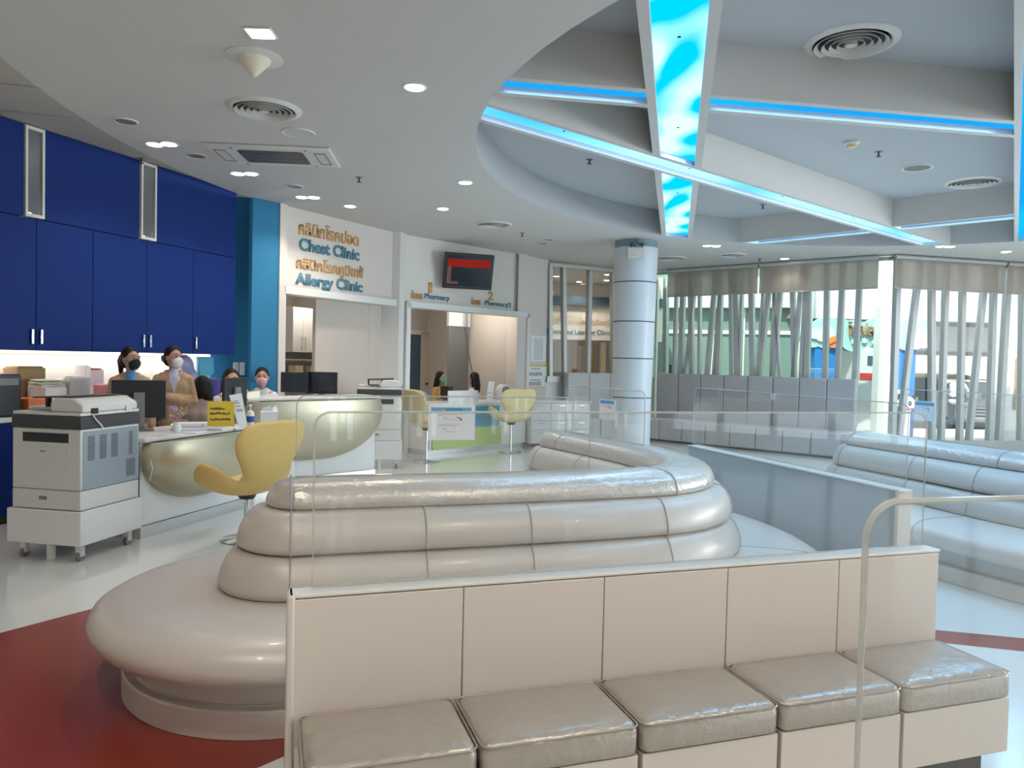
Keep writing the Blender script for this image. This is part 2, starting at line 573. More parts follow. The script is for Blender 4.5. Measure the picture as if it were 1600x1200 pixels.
# walls out of the picture that close the lobby
cd = (V(CB) - V(CA)).normalized()
cn = V((cd.y, -cd.x))
wl0 = V(CA) - cd * 4.2 - cn * 0.42
wl1 = V(CB) - cn * 0.42
struct('wall_left', MB().prism([tuple(wl0), tuple(wl1), tuple(wl1 - cn * 0.12), tuple(wl0 - cn * 0.12)], 0, 3.7), 'wall_lit')
struct('wall_near_left', MB().prism([tuple(wl0), tuple(wl0 - cn * 0.12), (-7.1, -5.2), (-6.95, -5.2)], 0, 3.7), 'wall')
for nm, a, b, k in (('window_3', (12.3, 2.9), (11.6, 9), 7), ('window_4', (9.1, -5.0), (12.3, 2.9), 9), ('window_6', (11.6, 9), PG, 6)):
    fr = tag(box((0, 0, 0), (L(a, b), 0.12, 0.35)).build(nm, 'alu'), kind='structure')
    put(fr, b, a)
    box((0, 0, 3.0), (L(a, b), 0.12, 3.66)).build('header', 'wall', fr)
    for i in range(k + 1):
        s_ = (L(a, b) - 0.1) * i / k
        t_ = 0.12 * math.sin(i * 2.1)
        MB().plate([(s_, 0.35), (s_ + 0.1, 0.35), (s_ + 0.1 + t_, 3.0), (s_ + t_, 3.0)], -0.03, 0.15).build('mullion', 'alu', fr)

# unseen wall behind the camera: strips and bright gaps added for streak reflections
wb = tag(box((0, 0, 2.9), (16.0, 0.12, 3.66)).build('wall_behind', 'wall'), kind='structure')
put(wb, (9.1, -5.0), (-6.9, -5.0))
box((0, 0, 0), (16.0, 0.12, 0.4)).build('wall_dado', 'wall', wb)
xs_ = 0.0
for k in range(12):
    for w_ in (0.98, 0.14):
        box((xs_, 0.02, 0.4), (xs_ + w_, 0.06, 2.9)).build('added_blind_strip', 'lam', wb)
        xs_ += w_ + 0.10

# blue pilaster closing the cabinet run
struct('pilaster_blue', MB().prism([(-3.36, 9.62), PA, (-3.16, 10.15), (-4.1, 10.25), (-4.05, 9.85), (-3.52, 9.95)], 0, 3.62), 'teal')

# clinic and pharmacy walls: piers, recessed upper panels, header bands
LA, LB, LC = L(PA, PM), L(PM, PB), L(PB, PC)
op0 = sl(445, 500, PA, PM)[0]
op1 = sl(617, 500, PA, PM)[0]
wallbox('wall_clinic_pier', PA, PM, -0.03, op0, 0, 3.55, 0.02, -0.2, 'wall')
wallbox('wall_clinic_upper', PA, PM, op0 - 0.02, op1 + 0.02, 2.45, 3.55, -0.06, -0.2, 'wall')
wallbox('trim_1', PA, PM, op0 - 0.02, op1, 2.37, 2.47, 0.03, -0.2, 'white')
wallbox('wall_clinic_dado', PA, PM, op0 - 0.02, op1 + 0.02, 0, 0.95, 0.0, -0.16, 'wall')
pw = MB().prism([tuple(V(PA) + (V(PM) - V(PA)).normalized() * op1), tuple(V(PM) + V((0.05, -0.04))), tuple(V(PM) + (V(PB) - V(PM)).normalized() * 0.16), (-1.95, 12.4), (-2.15, 12.05)], 0, 3.55)
struct('wall_pillar_between_counters', pw, 'white')
q0 = sl(637, 560, PM, PB)[0]
q1 = sl(822, 560, PM, PB)[0]
wallbox('wall_pharmacy_upper', PM, PB, q0 - 0.05, q1 + 0.05, 2.45, 3.55, -0.08, -0.22, 'wall_lit')
wallbox('trim_2', PM, PB, q0 - 0.05, q1 + 0.05, 2.37, 2.47, 0.04, -0.22, 'white')
struct('wall_pillar_white', MB().prism([tuple(V(PM) + (V(PB) - V(PM)).normalized() * q1), PB, PC, (0.3, 15.1), (-0.12, 14.5)], 0, 3.55), 'wall')
wallbox('trim_3', PM, PB, q1 - 0.02, q1 + 0.06, 0, 2.45, 0.04, -0.2, 'white')
wallbox('trim_4', PM, PB, q0 - 0.06, q0 + 0.02, 0, 2.45, 0.04, -0.2, 'white')


def inner_room(nm, a, b, s0, s1, deep, z1, m):
    w = tag(box((s0, deep, 0), (s1, deep + 0.1, z1)).build('wall_' + nm + '_back', m), kind='structure')
    put(w, a, b)
    for k, (x0, x1) in enumerate(((s0 - 0.1, s0), (s1, s1 + 0.1))):
        w = tag(box((x0, 0.22, 0), (x1, deep + 0.1, z1)).build('wall_' + nm + ('_left', '_right')[k], m), kind='structure')
        put(w, a, b)
    w = tag(box((s0 - 0.1, 0.2, z1), (s1 + 0.1, deep + 0.1, z1 + 0.1)).build('ceiling_' + nm, 'ceil'), kind='structure')
    put(w, a, b)


inner_room('clinic_room', PA, PM, 0.0, LA - 0.05, 2.3, 2.7, 'roomw')
inner_room('pharmacy_room', PM, PB, 0.1, LB + 0.25, 2.9, 2.7, 'roomw')
# white sliding panel behind the clinic opening
sp0, _ = sl(510, 540, PA, PM)
sp = tag(box((sp0, 0.22, 0.0), (op1 + 0.1, 0.28, 2.5)).build('wall_sliding_panel', 'roomw'), kind='structure')
put(sp, PA, PM)
box((sp0 + (op1 - sp0) * 0.76, 0.214, 0.0), (sp0 + (op1 - sp0) * 0.77, 0.222, 2.5)).build('panel_joint', 'papershade', sp)


# glazed partition with leaning mullions (window_1), daylight facades (window_2 left run, window_7 right run)
def facade(nm, a, b, bars, zb, z_top, yt, yb, pane, sill=0.12, wd=0.085, s1=None):
    ln = s1 or L(a, b)
    f = tag(box((0, -0.06, zb - sill), (ln, 0.08, zb)).build(nm, 'alu'), kind='structure')
    put(f, a, b)
    box((0, -0.05, z_top - 0.06), (ln, 0.07, z_top)).build('head_rail', 'alu', f)
    for xt, xb, w in bars:
        p0, p1 = sl(xt, yt, a, b), sl(xb, yb, a, b)
        w *= 0.82
        g = (p0[0] - p1[0]) / (p0[1] - p1[1])
        ex = lambda z: p1[0] + g * (z - p1[1])
        MB().plate([(ex(zb) - w / 2, zb), (ex(zb) + w / 2, zb), (ex(z_top - .06) + w / 2, z_top - .06), (ex(z_top - .06) - w / 2, z_top - .06)], -0.055, 0.055).build('mullion', 'alu', f, bev=0.006, seg=1)
    box((0.0, -0.012, zb), (ln, -0.004, z_top - 0.06)).build('pane', pane, f)
    return f


facade('window_1', PC, (2.95, 16.33), [(859, 859, .1), (880, 881.5, .11), (921.5, 918, .11), (957, 959.5, .14), (1019, 1018, .1), (1041, 1040, .12)], 1.25, 3.5, 412, 580, 'pane')
wallbox('wall_under_window', PC, PD, 0, L(PC, PD), 0, 1.14, 0.0, -0.12, 'white')
b1 = [(1057, 1053, .07), (1067, 1063.5, .12), (1079.6, 1081, .12), (1093.7, 1093, .07), (1126, 1122, .11), (1115, 1105, .11), (1124, 1115, .06), (1142, 1143, .07), (1150, 1152, .11),
      (1159, 1156, .07), (1174.5, 1176, .12), (1200, 1187, .1), (1210, 1205.5, .07), (1218, 1208, .11), (1192, 1184, .06), (1211, 1219, .06), (1239, 1241, .1), (1249.5, 1239.6, .08),
      (1258, 1252, .08), (1263.6, 1261, .12), (1292, 1289.5, .11), (1315, 1309, .11), (1342, 1336, .11), (1084, 1070, .06)]
facade('window_2', PD, PE, b1, 0.3, 3.52, 470, 585, 'greenpane')
b2 = [(1401, 1393.5, .12), (1431, 1404, .11), (1455.5, 1456, .12), (1477, 1470, .11), (1503.6, 1499, .11), (1536, 1513.6, .11), (1552, 1545, .11), (1573, 1560.5, .13), (1597, 1594, .11), (1625, 1618, .11), (1660, 1670, .11), (1700, 1690, .11)]
facade('window_7', PE, PG, b2, 0.3, 3.52, 462, 686, 'pane', sill=0.3)
wallbox('wall_under_facade', PD, PE, 0, L(PD, PE), 0, 0.2, 0.0, -0.1, 'alu')


# roller blinds
def blind(a, b, x0, x1, lab, x1s=None):
    s0, s1 = sl(x0, 430, a, b)[0], (x1s if x1s else sl(x1, 430, a, b)[0])
    t = put(thing('roller_blind', lab, 'blind', group='roller blinds half lowered over the glass front'), a, b, s0, 0.14)
    MB().cyl((0, 0, 3.505), (s1 - s0, 0, 3.505), 0.04).build('roller', 'alu', t)
    box((0, -0.004, 2.97), (s1 - s0, 0.0, 3.5)).build('cloth', 'blind', t)
    MB().cyl((0, -0.002, 2.965), (s1 - s0, -0.002, 2.965), 0.012, n=8).build('bottom_bar', 'alu', t)


blind(PD, PE, 1049, 1189, 'beige roller blind over the far end of the facade, next to the column')
blind(PD, PE, 1191.5, 1376, 'wide beige roller blind above the grey banquette, between two narrow bright gaps')
blind(PE, PG, 1389, 1560, 'beige roller blind above the view of the parked cars')
blind(PE, PG, 1563.5, 1700, 'beige roller blind at the right edge of the photo, cut by the frame')

# round column with panel joints
cc = V((1.99, 12.4))
colo = tag(MB().lathe([(0.315, 0), (0.318, 1.0), (0.335, 2.0), (0.352, 3.0), (0.36, 3.43)], (cc.x, cc.y, 0), 48).build('column', 'col'), kind='structure')
MB().lathe([(0.345, 3.43), (0.345, 3.56)], (cc.x, cc.y, 0), 48).build('column_cap', 'colcap', colo)
for z in (0.98, 1.62, 2.22, 2.86):
    r_ = 0.318 + 0.017 * (z - 1)
    MB().lathe([(r_ + 0.001, z), (r_ + 0.003, z + 0.004), (r_ + 0.003, z + 0.012), (r_ + 0.001, z + 0.016)], (cc.x, cc.y, 0), 48).build('panel_joint', 'gap', colo)


# ceiling beams and the cyan light channels between their rails
class LN:
    def __init__(s, a, b, lw, ow):
        s.a, s.d = V(a), (V(b) - V(a)).normalized()
        s.n, s.lw, s.ow = V((-s.d.y, s.d.x)), lw, ow

    def x(s, o, other, oo):               # where my edge line o meets other's edge line oo (or the circle)
        p = s.a + s.n * o
        if other is None:
            q = p - CC
            bq, cq = q.dot(s.d), q.dot(q) - (RI + 0.001) ** 2
            return p + s.d * (-bq + oo * math.sqrt(bq * bq - cq))
        r = other.a + other.n * oo - p
        den = s.d.x * other.d.y - s.d.y * other.d.x
        return p + s.d * ((r.x * other.d.y - r.y * other.d.x) / den)


BA = LN((0.88, 4.23), (2.57, 12.0), 0.165, 0.235)
BB = LN((-0.39, 6.05), (6.70, 12.03), 0.14, 0.2)
BC = LN((-0.23, 5.53), (4.06, 6.24), 0.12, 0.19)
BD = LN((3.66, 12.45), (6.38, 9.72), 0.12, 0.19)
BE = LN((2.65 + 0.2, 4.09 - 0.13), (7.19 + 0.2, 10.87 - 0.13), 0.19, 0.24)
cove = [covemat('cove_light_bright', (0.0, 0.74, 2.3), (0.70, 1.3, 2.3), 1.0, 1.2, (2.6, 1.3, 0.0), 3.1, 0.50),
        covemat('cove_light_mixed', (0.04, 0.64, 1.7), (0.5, 1.2, 2.1), 0.95, 1.15, (0.42, 0.35, 0.0), 1.7, 0.41),
        covemat('cove_light_even', (0.012, 0.44, 1.2), (0.01, 0.58, 1.4), 0.95, 1.0, (0.4, 0.2, 0.0), 5.2, 0.5)]


def beam(ln, c0, o0, c1, o1, m, lab, tube=((0.30, 0.62, 1.0), 29)):
    mb = MB()
    e = [[ln.x(o, *((c0, o0))), ln.x(o, *((c1, o1)))] for o in (-ln.ow, -ln.lw, ln.lw, ln.ow)]
    mb.prism([tuple(e[0][0]), tuple(e[0][1]), tuple(e[1][1]), tuple(e[1][0])], CZ, CZ + 0.38)
    mb.prism([tuple(e[2][0]), tuple(e[2][1]), tuple(e[3][1]), tuple(e[3][0])], CZ, CZ + 0.38)
    struct('ceiling_beam', mb, 'ceil')
    c = (e[1][0] + e[1][1] + e[2][0] + e[2][1]) / 4
    t = thing('ceiling_light_strip', lab, 'ceiling light', (c.x, c.y, CZ + 0.05), group='cyan light channels in the ceiling')
    MB().prism([tuple(p - c) for p in (e[1][0], e[1][1], e[2][1], e[2][0])], 0, 0.02).build('light_panel', m, t)
    le = (e[1][1] - e[1][0]).length
    wd = (e[2][0] - e[1][0]).length
    cl_ = bpy.data.lights.new('tube_light', 'AREA')      # the blue tubes behind the panel
    cl_.shape, cl_.size, cl_.size_y, cl_.energy, cl_.color, cl_.spread = 'RECTANGLE', le * 0.96, ln.lw * 1.6, tube[1] * le * ln.lw * 2, tube[0], 2.5
    co_ = bpy.data.objects.new('tube_light', cl_)
    C.objects.link(co_)
    co_.parent = t
    co_.location = (0, 0, -0.012)
    co_.rotation_euler = (0, 0, math.atan2(ln.d.y, ln.d.x))
    for k in range(max(1, int(le / 1.6))):
        q = e[1][0].lerp(e[1][1], (k + 0.5) / max(1, int(le / 1.6))).lerp(e[2][0].lerp(e[2][1], (k + 0.5) / max(1, int(le / 1.6))), 0.5) - c
        MB().cyl((q.x, q.y, -0.004), (q.x, q.y, 0.0), 0.012, n=8).build('panel_screw', 'gap', t)


beam(BA, None, -1, BB, -BB.ow, cove[0], 'broad cyan light channel at the top of the photo, brightest of the star', ((0.5, 0.8, 1.0), 13))
beam(BA, BB, BB.ow, None, 1, cove[0], 'short cyan light channel beyond the crossing, above the round column', ((0.5, 0.8, 1.0), 14))
beam(BB, None, -1, None, 1, cove[1], 'long cyan light channel running diagonally across the whole round ceiling recess', ((0.5, 0.8, 1.0), 14))
beam(BC, None, -1, BA, BA.ow, cove[2], 'blue light channel starting at the left rim, ending at the broad channel')
beam(BC, BA, -BA.ow, BE, BE.ow, cove[2], 'blue light channel right of the broad channel, below the largest round vent')
beam(BD, None, -1, BB, BB.ow, cove[2], 'thin blue light channel along the far rim, left of the diagonal crossing')
beam(BD, BB, -BB.ow, BE, BE.ow, cove[2], 'thin blue light channel right of the diagonal crossing, below the smaller vent')
beam(BE, None, -1, None, 1, cove[2], 'blue light channel cut off by the right edge of the photo')


# ------------------------------------------------------------------ padded sofas: profile swept round a path (stadium outline)
def smooth_path(pts, step=0.1):
    P = [V(p) for p in pts]
    for _ in range(3):                    # corner cutting
        Q = [P[0]]
        for a, b in zip(P, P[1:]):
            Q += [a.lerp(b, 0.25), a.lerp(b, 0.75)]
        P = Q + [P[-1]]
    out, acc = [P[0]], 0.0
    for a, b in zip(P, P[1:]):
        acc += (b - a).length
        if acc >= step:
            out.append(b)
            acc = 0
    if (out[-1] - P[-1]).length > 0.02: out.append(P[-1])
    return out


def normals(P):
    N = []
    for i in range(len(P)):
        t = (P[min(i + 1, len(P) - 1)] - P[max(0, i - 1)]).normalized()
        N.append(V((-t.y, t.x)))
    return N


def ring(P, d, nc=36):
    N = normals(P)
    sides = []
    for sg in (1, -1):
        q = [p + n * (sg * d) for p, n in zip(P, N)]
        ok = [min((x - p).length for p in P) > d * 0.985 for x in q]
        i = 0
        while i < len(q):                 # straighten the folded inside of a tight bend
            if not ok[i]:
                j = i
                while j < len(q) and not ok[j]: j += 1
                a = q[i - 1] if i else q[min(j, len(q) - 1)]
                b = q[j] if j < len(q) else a
                for k in range(i, j): q[k] = a.lerp(b, (k - i + 1) / (j - i + 1))
                i = j
            i += 1
        sides.append(q)
    l, r = sides
    e, s = P[-1], P[0]
    ae = math.atan2(N[-1].y, N[-1].x)
    as_ = math.atan2(-N[0].y, -N[0].x)
    capE = [e + V((math.cos(ae - math.pi * k / nc), math.sin(ae - math.pi * k / nc))) * d for k in range(1, nc)]
    capS = [s + V((math.cos(as_ - math.pi * k / nc), math.sin(as_ - math.pi * k / nc))) * d for k in range(1, nc)]
    return l + capE + r[::-1] + capS


def sweep(P, prof):
    mb = MB()
    rings = [[(p.x, p.y, z) for p in ring(P, d)] for d, z in prof]
    mb.loft(rings, caps=False)
    n = len(P)
    for d, z, flip in ((prof[-1][0], prof[-1][1], 0), (prof[0][0], prof[0][1], 1)):
        q = ring(P, d)
        N = len(q)
        nc = N - 2 * n
        vs = [(p.x, p.y, z) for p in q]
        fs = []
        li = lambda i: i
        ri = lambda i: n + nc // 2 + (n - 1 - i)
        for i in range(n - 1):
            fs.append((li(i), li(i + 1), ri(i + 1), ri(i)))
        e0 = [n - 1] + list(range(n, n + nc // 2)) + [n + nc // 2]
        s0 = [2 * n + nc // 2 - 1] + list(range(2 * n + nc // 2, N)) + [0]
        fs += [tuple(e0), tuple(s0)]
        mb.add(vs, fs)
    bm_merge = mb
    return bm_merge


def seam(P, prof, i, sg, r=0.006):
    N = normals(P)
    return [(*(P[i] + N[i] * (sg * (d + 0.001))), z) for d, z in prof]


T1 = [(0.28, 0.425), (0.335, 0.428), (0.352, 0.442), (0.354, 0.47), (0.342, 0.52), (0.320, 0.57), (0.292, 0.605), (0.26, 0.619), (0.2, 0.622)]
T2 = [(0.18, 0.615), (0.272, 0.622), (0.296, 0.636), (0.297, 0.665), (0.283, 0.72), (0.255, 0.772), (0.222, 0.803), (0.18, 0.812), (0.13, 0.813)]
T3 = [(0.10, 0.805), (0.172, 0.812), (0.188, 0.826), (0.187, 0.85), (0.170, 0.895), (0.135, 0.925), (0.08, 0.941), (0.015, 0.945)]
SEAT = [(0.60, 0.235), (0.76, 0.235), (0.835, 0.255), (0.872, 0.295), (0.880, 0.335), (0.862, 0.38), (0.81, 0.412), (0.72, 0.428), (0.55, 0.432), (0.2, 0.428)]
BASE = [(0.60, 0.0), (0.735, 0.0), (0.74, 0.006), (0.74, 0.112), (0.733, 0.12), (0.70, 0.122), (0.69, 0.13), (0.69, 0.25)]


def sofa(name, label, path, seams, rolls, loc):
    P = smooth_path(path)
    t = thing(name, label, 'sofa')
    o = V((loc[0], loc[1]))
    t.location = (o.x, o.y, 0)
    P = [p - o for p in P]
    sweep(P, BASE).build('base', 'vinyl', t)
    st = sweep(P, SEAT).build('seat', 'vinyl', t, ang=60)
    back = lambda k: [P[0].lerp(P[1], min(0.9, k / (P[1] - P[0]).length))] + P[1:]
    t1 = sweep(back(0.02), T1).build('lower_back_cushion', 'vinyl', t, ang=60)
    t2 = sweep(back(0.045), T2).build('upper_back_cushion', 'vinyl', t, ang=60)
    t3 = sweep(back(0.07), T3).build('top_roll', 'crinkle', t, ang=60)
    for par, prof, ids, m in ((t1, T1, seams, 'pipe'), (t2, T2, seams, 'pipe'), (t3, T3, rolls, 'pipe'), (st, SEAT[2:], seams[::2], 'pipe')):
        for i in ids:
            i = max(0, min(len(P) - 1, i))
            for sg in (1, -1):
                MB().tube(seam(P, prof, i, sg), 0.0055, 6).build('piping', m, par)
    return t, P


sofaA, PATHA = sofa('sofa', 'silver three-tier sofa in the middle of the lobby, bent with a rounded end',
                    [(-1.08, 3.685), (-0.2, 3.95), (0.55, 4.20), (0.98, 4.40), (1.16, 4.85), (1.02, 5.45), (0.72, 6.0), (0.44, 6.5)],
                    [0, 5, 10, 15, 20, 24, 29, 35], [0, 16, 32], (0.2, 4.4))
sofaB, PATHB = sofa('sofa', 'blue-tinted three-tier sofa behind the grey partition, in front of the glass front',
                    [(3.42, 7.25), (3.70, 6.4), (3.92, 5.6), (4.35, 4.9), (5.1, 4.4), (6.0, 4.2)],
                    [0, 6, 12, 18, 24, 30], [0, 13, 26], (4.0, 6.0))


# ------------------------------------------------------------------ benches with their partitions
u1 = (V((1.77, 3.06)) - V((-0.65, 2.27))).normalized()
BP0, BP1 = (-0.66, 2.27), (1.775, 3.065)
BLEN = L(BP0, BP1)
bench = put(thing('partition_bench', 'bench with taupe silver seat cushions against a cream panelled partition, closest to the camera', 'bench'), BP0, BP1)
mb = box((0, 0.006, 0.0), (BLEN, 0.07, 0.803))
pt = mb.build('partition_panel', 'lam', bench, bev=0.006)
k4 = [sl(x, 980, BP0, BP1)[0] for x in (723, 942, 1134, 1307)]
ks = [0.0] + k4 + [BLEN]
for a, b in zip(ks, ks[1:]):
    box((a + 0.002, -0.004, 0.30), (b - 0.002, 0.006, 0.80)).build('back_panel', 'lam', bench, bev=0.003)
box((-0.012, -0.012, 0.0), (0.012, 0.078, 0.815)).build('end_trim', 'lam', bench, bev=0.008)
box((-0.005, -0.004, 0.804), (BLEN + 0.006, 0.073, 0.815)).build('top_trim', 'plast', bench, bev=0.003)
for i in range(5):
    x0, x1 = BLEN * i / 5 + 0.008 + (0.016 if i == 0 else 0), BLEN * (i + 1) / 5 - 0.002
    cu = MB()
    nx, ny = 10, 8
    rg = []
    D, z0, z1 = 0.345, 0.345, 0.45
    for (ins, z) in ((0.012, z0), (0.0, z0 + 0.012), (0.0, z1 - 0.03), (0.006, z1 - 0.014), (0.018, z1 - 0.004), (0.04, z1), (0.10, z1 + 0.006)):
        rg.append([(x, y, z) for x, y in rrect(x0 + ins, -D + ins, x1 - ins, -0.006 - ins, 0.03 - min(ins, 0.02) * 0.5, 4)])
    cu.loft(rg)
    c_ = cu.build('seat_cushion', 'dvinyl', bench, ang=50)
    MB().tube([(x, y, z1 - 0.012) for x, y in rrect(x0 + 0.001, -D + 0.001, x1 - 0.001, -0.007, 0.028, 4)], 0.0028, 6, loop=True).build('piping', 'dvinyl', c_)
for i in range(5):
    x0, x1 = BLEN * i / 5 + 0.012, BLEN * (i + 1) / 5
    box((x0 + 0.002, -0.335, 0.14), (x1 - 0.002, -0.006, 0.343)).build('base_panel', 'lam', bench, bev=0.003)
box((0.05, -0.27, 0.0), (BLEN - 0.05, -0.006, 0.14)).build('plinth', 'gap', bench)


def partition(lab, a, b, m):
    t = put(thing('partition_screen', lab, 'partition'), a, b)
    ln = L(a, b)
    box((0, 0, 0.0), (ln - 0.03, 0.09, 0.815)).build('panel', m, t, bev=0.004)
    box((ln - 0.03, -0.005, 0), (ln, 0.095, 0.815)).build('end_panel', 'lam', t, bev=0.004)
    box((-0.004, -0.004, 0.815), (ln + 0.004, 0.094, 0.827)).build('top_trim', 'plast', t, bev=0.003)
    return t


p2a, p2b = (1.60, 6.72), (2.34, 4.47)
partition('low blue-grey partition standing right of the L-shaped sofa', p2a, p2b, 'lamgrey')


# clear acrylic screens
def acrylic(lab, a, b, z0, z1, corners='tl tr', y=0.035, e=0.004, er=0.0042, r=0.05):
    t = put(thing('acrylic_screen', lab, 'acrylic screen', group='clear acrylic screens'), a, b)
    ln = L(a, b)
    out = rrect(0, z0, ln, z1, r, 8, corners)
    MB().plate(out, y - e, y + e).build('sheet', 'acry', t)
    edge = [(x, y, z) for x, z in out]
    i0 = min(range(len(edge)), key=lambda i: (edge[i][0] - ln) ** 2 + (edge[i][2] - z0) ** 2)
    edge = edge[i0:] + edge[:i0]
    MB().tube(edge, er, 6, loop=True).build('polished_edge', 'edge', t)
    return t


acrylic('wide clear acrylic screen standing on the cream bench partition', (-0.60, 2.29), (1.72, 3.048), 0.827, 1.375, y=0.03)
acrylic('clear acrylic screen on top of the blue-grey partition', p2a, p2b, 0.841, 1.345, y=0.045)
fa = atz(1352, 1198, 0.93)
acrylic('clear acrylic screen with rounded corner, right in front of the bench, cut by the frame', (0.478, 0.995), (1.30, 1.20), 0.706, 1.372, 'tl', y=0.0, er=0.0048, e=0.004)
np_ = put(thing('partition_screen', 'cream partition carrying the closest acrylic screen, hidden below the frame', 'partition'), (0.478, 0.995), (1.30, 1.20))
box((0.0, -0.03, 0), (0.9, 0.03, 0.70)).build('panel', 'lam', np_, bev=0.004)
sa0, sa1 = (-1.06, 3.69), (0.44, 4.165)
scA = acrylic('clear acrylic screen with the caution notice, on the long arm of the L-shaped sofa', sa0, sa1, 0.948, 1.352, y=0.0)
sb0, sb1 = (0.47, 6.44), (0.985, 5.52)
scB = acrylic('clear acrylic screen on the far arm of the L-shaped sofa, by the column', sb0, sb1, 0.948, 1.345, y=0.0)
sc0, sc1 = (3.56, 6.85), (3.95, 5.52)
scC = acrylic('clear acrylic screen on the blue-tinted sofa, before the glass front', sc0, sc1, 0.948, 1.375, y=0.0)


def notice(lab, a, b, x0, y0, x1, y1, head):
    s0, zt = sl(x0, y0, a, b)
    s1, zb = sl(x1, y1, a, b)
    w, h = s1 - s0, zt - zb
    t = put(thing('paper_notice', lab, 'notice'), a, b, s0, 0.0, zb)
    box((0, -0.0075, 0), (w, -0.0058, h)).build('sheet', 'paper', t)
    box((w * 0.06, -0.0085, h * (0.80 if head else 0.78)), (w * 0.92, -0.0076, h * (0.92 if head else 0.95))).build('blue_header', 'blueink', t)
    if head:
        tt = text_mesh('header_lettering', 'CAUTION', 'dblue', w=w * 0.34, h=h * 0.075, depth=0.0006, parent=t)
        tt.location = (w * 0.38, -0.0086, h * 0.82)
        MB().plate([(w * 0.27, h * 0.81), (w * 0.36, h * 0.81), (w * 0.315, h * 0.91)], -0.0094, -0.0086).build('warning_triangle', 'yelcard', t)
        text_mesh('triangle_mark', '!', 'ink', h=h * 0.06, w=w * 0.012, depth=0.0004, parent=t).location = (w * 0.309, -0.0095, h * 0.825)
    rows = ((0.72, 0.22, 0.75), (0.69, 0.22, 0.30), (0.64, 0.32, 0.40), (0.60, 0.32, 0.40), (0.575, 0.40, 0.60), (0.44, 0.24, 0.68), (0.40, 0.2, 0.6), (0.33, 0.30, 0.40), (0.29, 0.30, 0.38), (0.23, 0.36, 0.55)) if head else ((0.68, 0.3, 0.7), (0.62, 0.4, 0.66), (0.26, 0.3, 0.62))
    for z, xa, xb in rows:
        x, ln = xa, MB()
        while x < xb:
            k = random.uniform(0.015, 0.05)
            ln.box((w * x, -0.0082, h * z), (w * min(x + k, xb), -0.0076, h * (z + 0.013)))
            x += k + 0.012
        ln.build('printed_text', 'gink', t)
    pts = [(w * (0.62 + 0.08 * math.cos(q)), -0.008, h * (0.55 + 0.09 * math.sin(q))) for q in [math.radians(a_) for a_ in range(0, 110, 12)]]
    MB().tube(pts, [0.002 + 0.0005 * i for i in range(len(pts))][::-1], 6).build('printed_curve', 'gink', t)
    return t


notice('white caution notice with a blue header, taped over the long sofa arm', sa0, sa1, 669, 632, 741, 687, True)
notice('small white and blue notice taped on the acrylic screen before the column', sb0, sb1, 938, 623, 962, 657, False)
notice('pale blue notice taped on the acrylic screen in front of the parked cars', sc0, sc1, 1430, 626, 1462, 659, False)

# ------------------------------------------------------------------ grey banquette along the glass front
fd = (V(PE) - V(PD)).normalized()
fn = V((fd.y, -fd.x))


def banquette(lab, a, b, ln, m, z1, cells, s0=0.0, flip=0.30, seat_d=0.74):
    t = put(thing('banquette', lab, 'banquette'), a, b, s0, 0.12)
    step = ln / cells
    for i in range(cells):
        x0, x1 = i * step, (i + 1) * step
        box((x0 + 0.004, -0.17, 0.42), (x1 - 0.004, -0.005, z1)).build('back_cushion', m, t, bev=0.02)
        box((x0 + 0.004, -seat_d - 0.17, 0.04), (x1 - 0.004, -0.18, 0.44)).build('seat_cushion', m, t, bev=0.025)
    box((0, -0.17, 0), (ln, -0.005, 0.42)).build('back_base', m, t)
    box((0.05, -seat_d - 0.10, 0), (ln - 0.03, -0.18, 0.04)).build('plinth', 'gap', t)
    return t


bs = sl(1037, 600, PD, PE)[0]
banquette('long grey upholstered banquette under the slanted mullions of the glass front', PD, PE, 4.42 - bs, 'gvinyl', 1.36, 8, bs)
banquette('pale grey banquette under the glazed partition, left of the round column', PC, PD, sl(972, 600, PC, PD)[0] - 0.34, 'lvinyl', 1.33, 3, 0.34, seat_d=0.40)

# ------------------------------------------------------------------ reception: navy cabinets on the left wall
def scab(x, y=400): return sl(x, y, CA, CB)[0]


CL = L(CA, CB)
DEP = 0.40
random.seed(11)
for lab, a, b, doors in (
        ('navy wall cabinet at the left edge of the photo, above the paper trays', 2 * scab(56, 530) - scab(145), scab(145), 2),
        ('navy wall cabinet above the two standing women, two chrome handles', scab(145), scab(302), 2),
        ('narrow navy wall cabinet with one handle, next to the blue pilaster', scab(302), CL, 1)):
    t = put(thing('wall_cabinet', lab, 'cabinet', group='navy wall cabinets of the reception'), CA, CB, a, 0.0, 1.535)
    ln = b - a
    box((0.003, 0.022, 0), (ln - 0.003, DEP, 1.225)).build('body', 'navy2', t)
    for i in range(doors):
        d = box((ln * i / doors + 0.006, 0, 0.002), (ln * (i + 1) / doors - 0.0015, 0.02, 1.222)).build('door', 'navy', t)
        hx = (ln * (i + 1) / doors - 0.045) if (i == 0 and doors == 2) else (ln * i / doors + 0.045)
        box((hx - 0.013, -0.025, 0.06), (hx + 0.013, 0.0, 0.20)).build('handle', 'chrome', d, bev=0.004)
for lab, a, b in (('dark navy overhead panel left of both frosted niches', -1.0, scab(37, 260)), ('dark navy overhead panel between the two frosted niches', scab(69, 260), scab(218, 300)),
                  ('dark navy overhead panel right of both frosted niches', scab(244, 300), CL)):
    t = put(thing('overhead_cabinet', lab, 'cabinet', group='navy overhead cabinets'), CA, CB, a, 0.0, 2.765)
    box((0.004, 0.0, 0), (b - a - 0.004, 0.02, 0.838)).build('front_panel', 'navy', t)
    box((0.006, 0.02, 0.0), (b - a - 0.006, DEP, 0.838)).build('body', 'navy2', t)
